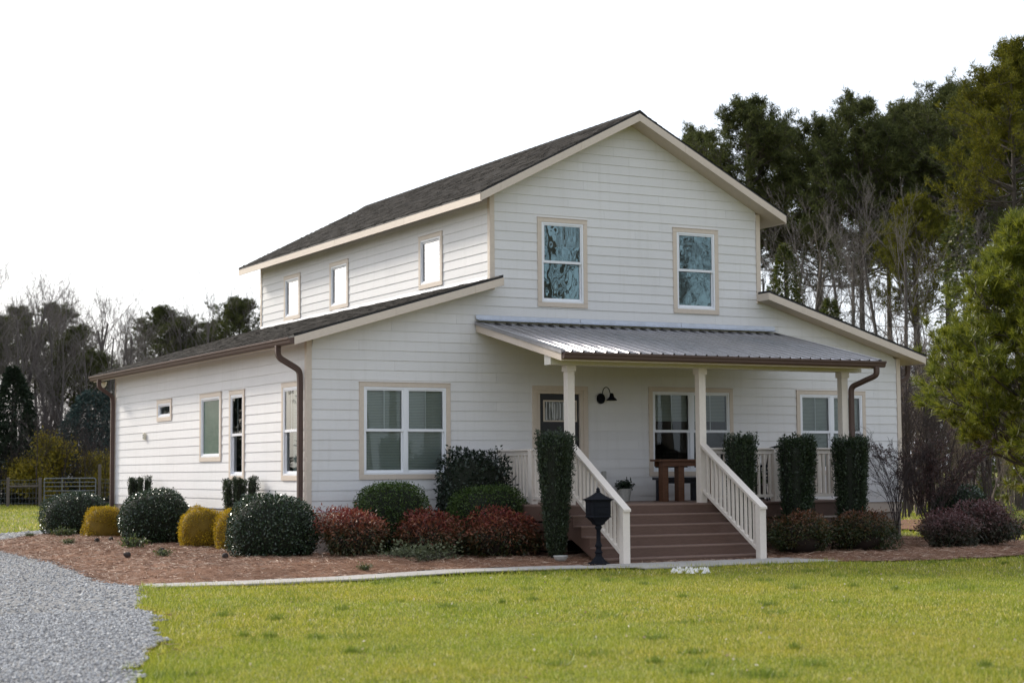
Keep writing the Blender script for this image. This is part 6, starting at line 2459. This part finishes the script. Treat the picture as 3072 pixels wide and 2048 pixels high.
# taller grass along the walk and the gravel edge
x, y, r_ = scatter_wedge(400000, 12, 36, 0.36, 9)
ok = on_lawn(x, y)
dist = np.minimum(pdist(PATH, x, y), pdist(GRAVEL_R, x, y))
rg = np.random.default_rng(77)
ok &= dist < 0.28*rg.random(len(x))
x, y = x[ok], y[ok]
P = np.stack([x, y, ground_wave(x, y)-0.004], 1)
D = np.stack([rg.normal(0, 0.45, len(x)), rg.normal(0, 0.45, len(x)), np.ones(len(x))], 1)
V_, F_ = needles_np(P, D, np.full(len(x), 0.10), np.full(len(x), 0.009))
stuff(link('edge_grass', mesh_np('edge_grass', V_, F_), M_GRASS), 'longer grass left uncut along the walk and gravel edge', 'grass')

# gravel stones
VV, FF, off = [], [], 0
OCT = np.array([[1, 0, 0], [-1, 0, 0], [0, 1, 0], [0, -1, 0], [0, 0, 1], [0, 0, -1]], float)
OF = np.array([[0, 2, 4], [2, 1, 4], [1, 3, 4], [3, 0, 4], [2, 0, 5], [1, 2, 5], [3, 1, 5], [0, 3, 5]])
for (n, r0, r1, sz, sd) in ((110000, 11.5, 20, 0.0145, 11), (90000, 20, 40, 0.019, 12), (14000, 40, 52, 0.035, 13)):
    x, y, r_ = scatter_wedge(n, r0, r1, 0.38, sd)
    ok = pip(GRAVEL_R, x, y)
    x, y = x[ok], y[ok]
    rg = np.random.default_rng(sd)
    n = len(x)
    s = sz*rg.uniform(0.5, 1.35, (n, 1, 1))*rg.uniform(0.65, 1.3, (n, 1, 3))*np.array([1, 1, 0.65])
    q = OCT[None]*s*rg.uniform(0.75, 1.2, (n, 6, 1))
    a = rg.uniform(0, 2*PI, n)
    ca_, sa_ = np.cos(a)[:, None], np.sin(a)[:, None]
    X = q[:, :, 0]*ca_-q[:, :, 1]*sa_
    Y = q[:, :, 0]*sa_+q[:, :, 1]*ca_
    V_ = np.stack([X+x[:, None], Y+y[:, None], q[:, :, 2]+GZ+0.006+0.006*rg.random((n, 1))], 2).reshape(-1, 3)
    F_ = (OF[None]+(np.arange(n)*6)[:, None, None]).reshape(-1, 3)
    VV.append(V_)
    FF.append(F_+off)
    off += len(V_)
stuff(link('gravel_stones', mesh_np('gravel_stones', np.concatenate(VV), np.concatenate(FF)), M_STONE), 'loose grey gravel stones covering the drive at left', 'gravel')

# pine straw
x, y, r_ = scatter_wedge(260000, 20, 52, 0.38, 21)
ok = pip(STRAW_R, x, y) & ~((x > -0.05) & (x < W) & (y > -0.05))
x, y = x[ok], y[ok]
x2, y2, _ = scatter_wedge(30000, 12, 36, 0.36, 22)
dg = pdist(GRAVEL_R, x2, y2)
rg = np.random.default_rng(23)
cl = np.sin(y2*1.7)+0.6*np.sin(y2*4.1+1)
ok2 = on_lawn(x2, y2) & (dg < np.clip(0.35*cl, 0, 0.5)*rg.random(len(x2)))
x = np.concatenate([x, x2[ok2]])
y = np.concatenate([y, y2[ok2]])
z = np.where(pip(STRAW, x, y), GZ+0.016+mound(x, y)+0.012*np.sin(x*5.1)*np.sin(y*4.3), GZ+0.03)
P = np.stack([x, y, z+0.012*rg.random(len(x))], 1)
a = rg.uniform(0, 2*PI, len(x))
D = np.stack([np.cos(a), np.sin(a), rg.normal(0.03, 0.16, len(x))], 1)
V_, F_ = needles_np(P, D, 0.15, np.full(len(x), 0.007))
stuff(link('pine_straw', mesh_np('pine_straw', V_, F_), M_NEEDLE), 'reddish-brown pine straw mulch covering the beds', 'mulch')

# potted plants on the porch
t = thing('potted_plant', 'pot of white flowers behind the right porch rail', 'plant', (9.25, -0.55, DZ))
MB().lathe((0, 0, 0), [(0.12, 0), (0.17, 0.25), (0.18, 0.28), (0.15, 0.28)], 16).build('pot', M_CLAYPOT, t)
fl = sprig_shrub(801, 0.25, 0.35, 26, 700, 0.06, 0.5, 0.8, 0.05, 0.8)
o = link('leaves', fl[0], M_HEDGE, t, (0, 0, 0.27))
P = unit(60)*0.22
P[:, 2] = np.abs(P[:, 2])+0.45
Vl, Fl = leaves_np(P, unit(60), 0.06, 0.9)
link('flowers', mesh_np('flowers', Vl, Fl), M_FLOWER, t)
t = thing('potted_plant', 'pale pot with a dark green plant against the porch wall', 'plant', (6.22, -0.45, DZ))
MB().lathe((0, 0, 0), [(0.10, 0), (0.14, 0.20), (0.15, 0.24), (0.125, 0.24)], 16).build('pot', M_POT, t)
fl = sprig_shrub(802, 0.17, 0.22, 22, 600, 0.06, 0.5, 0.8, 0.05, 0.8)
link('leaves', fl[0], M_LOOSE, t, (0, 0, 0.22))
ob = MB().box(5.98, 6.08, -0.06, -0.012, 0.50, 0.66).build('outlet_box', M_POT, house, 0.015)
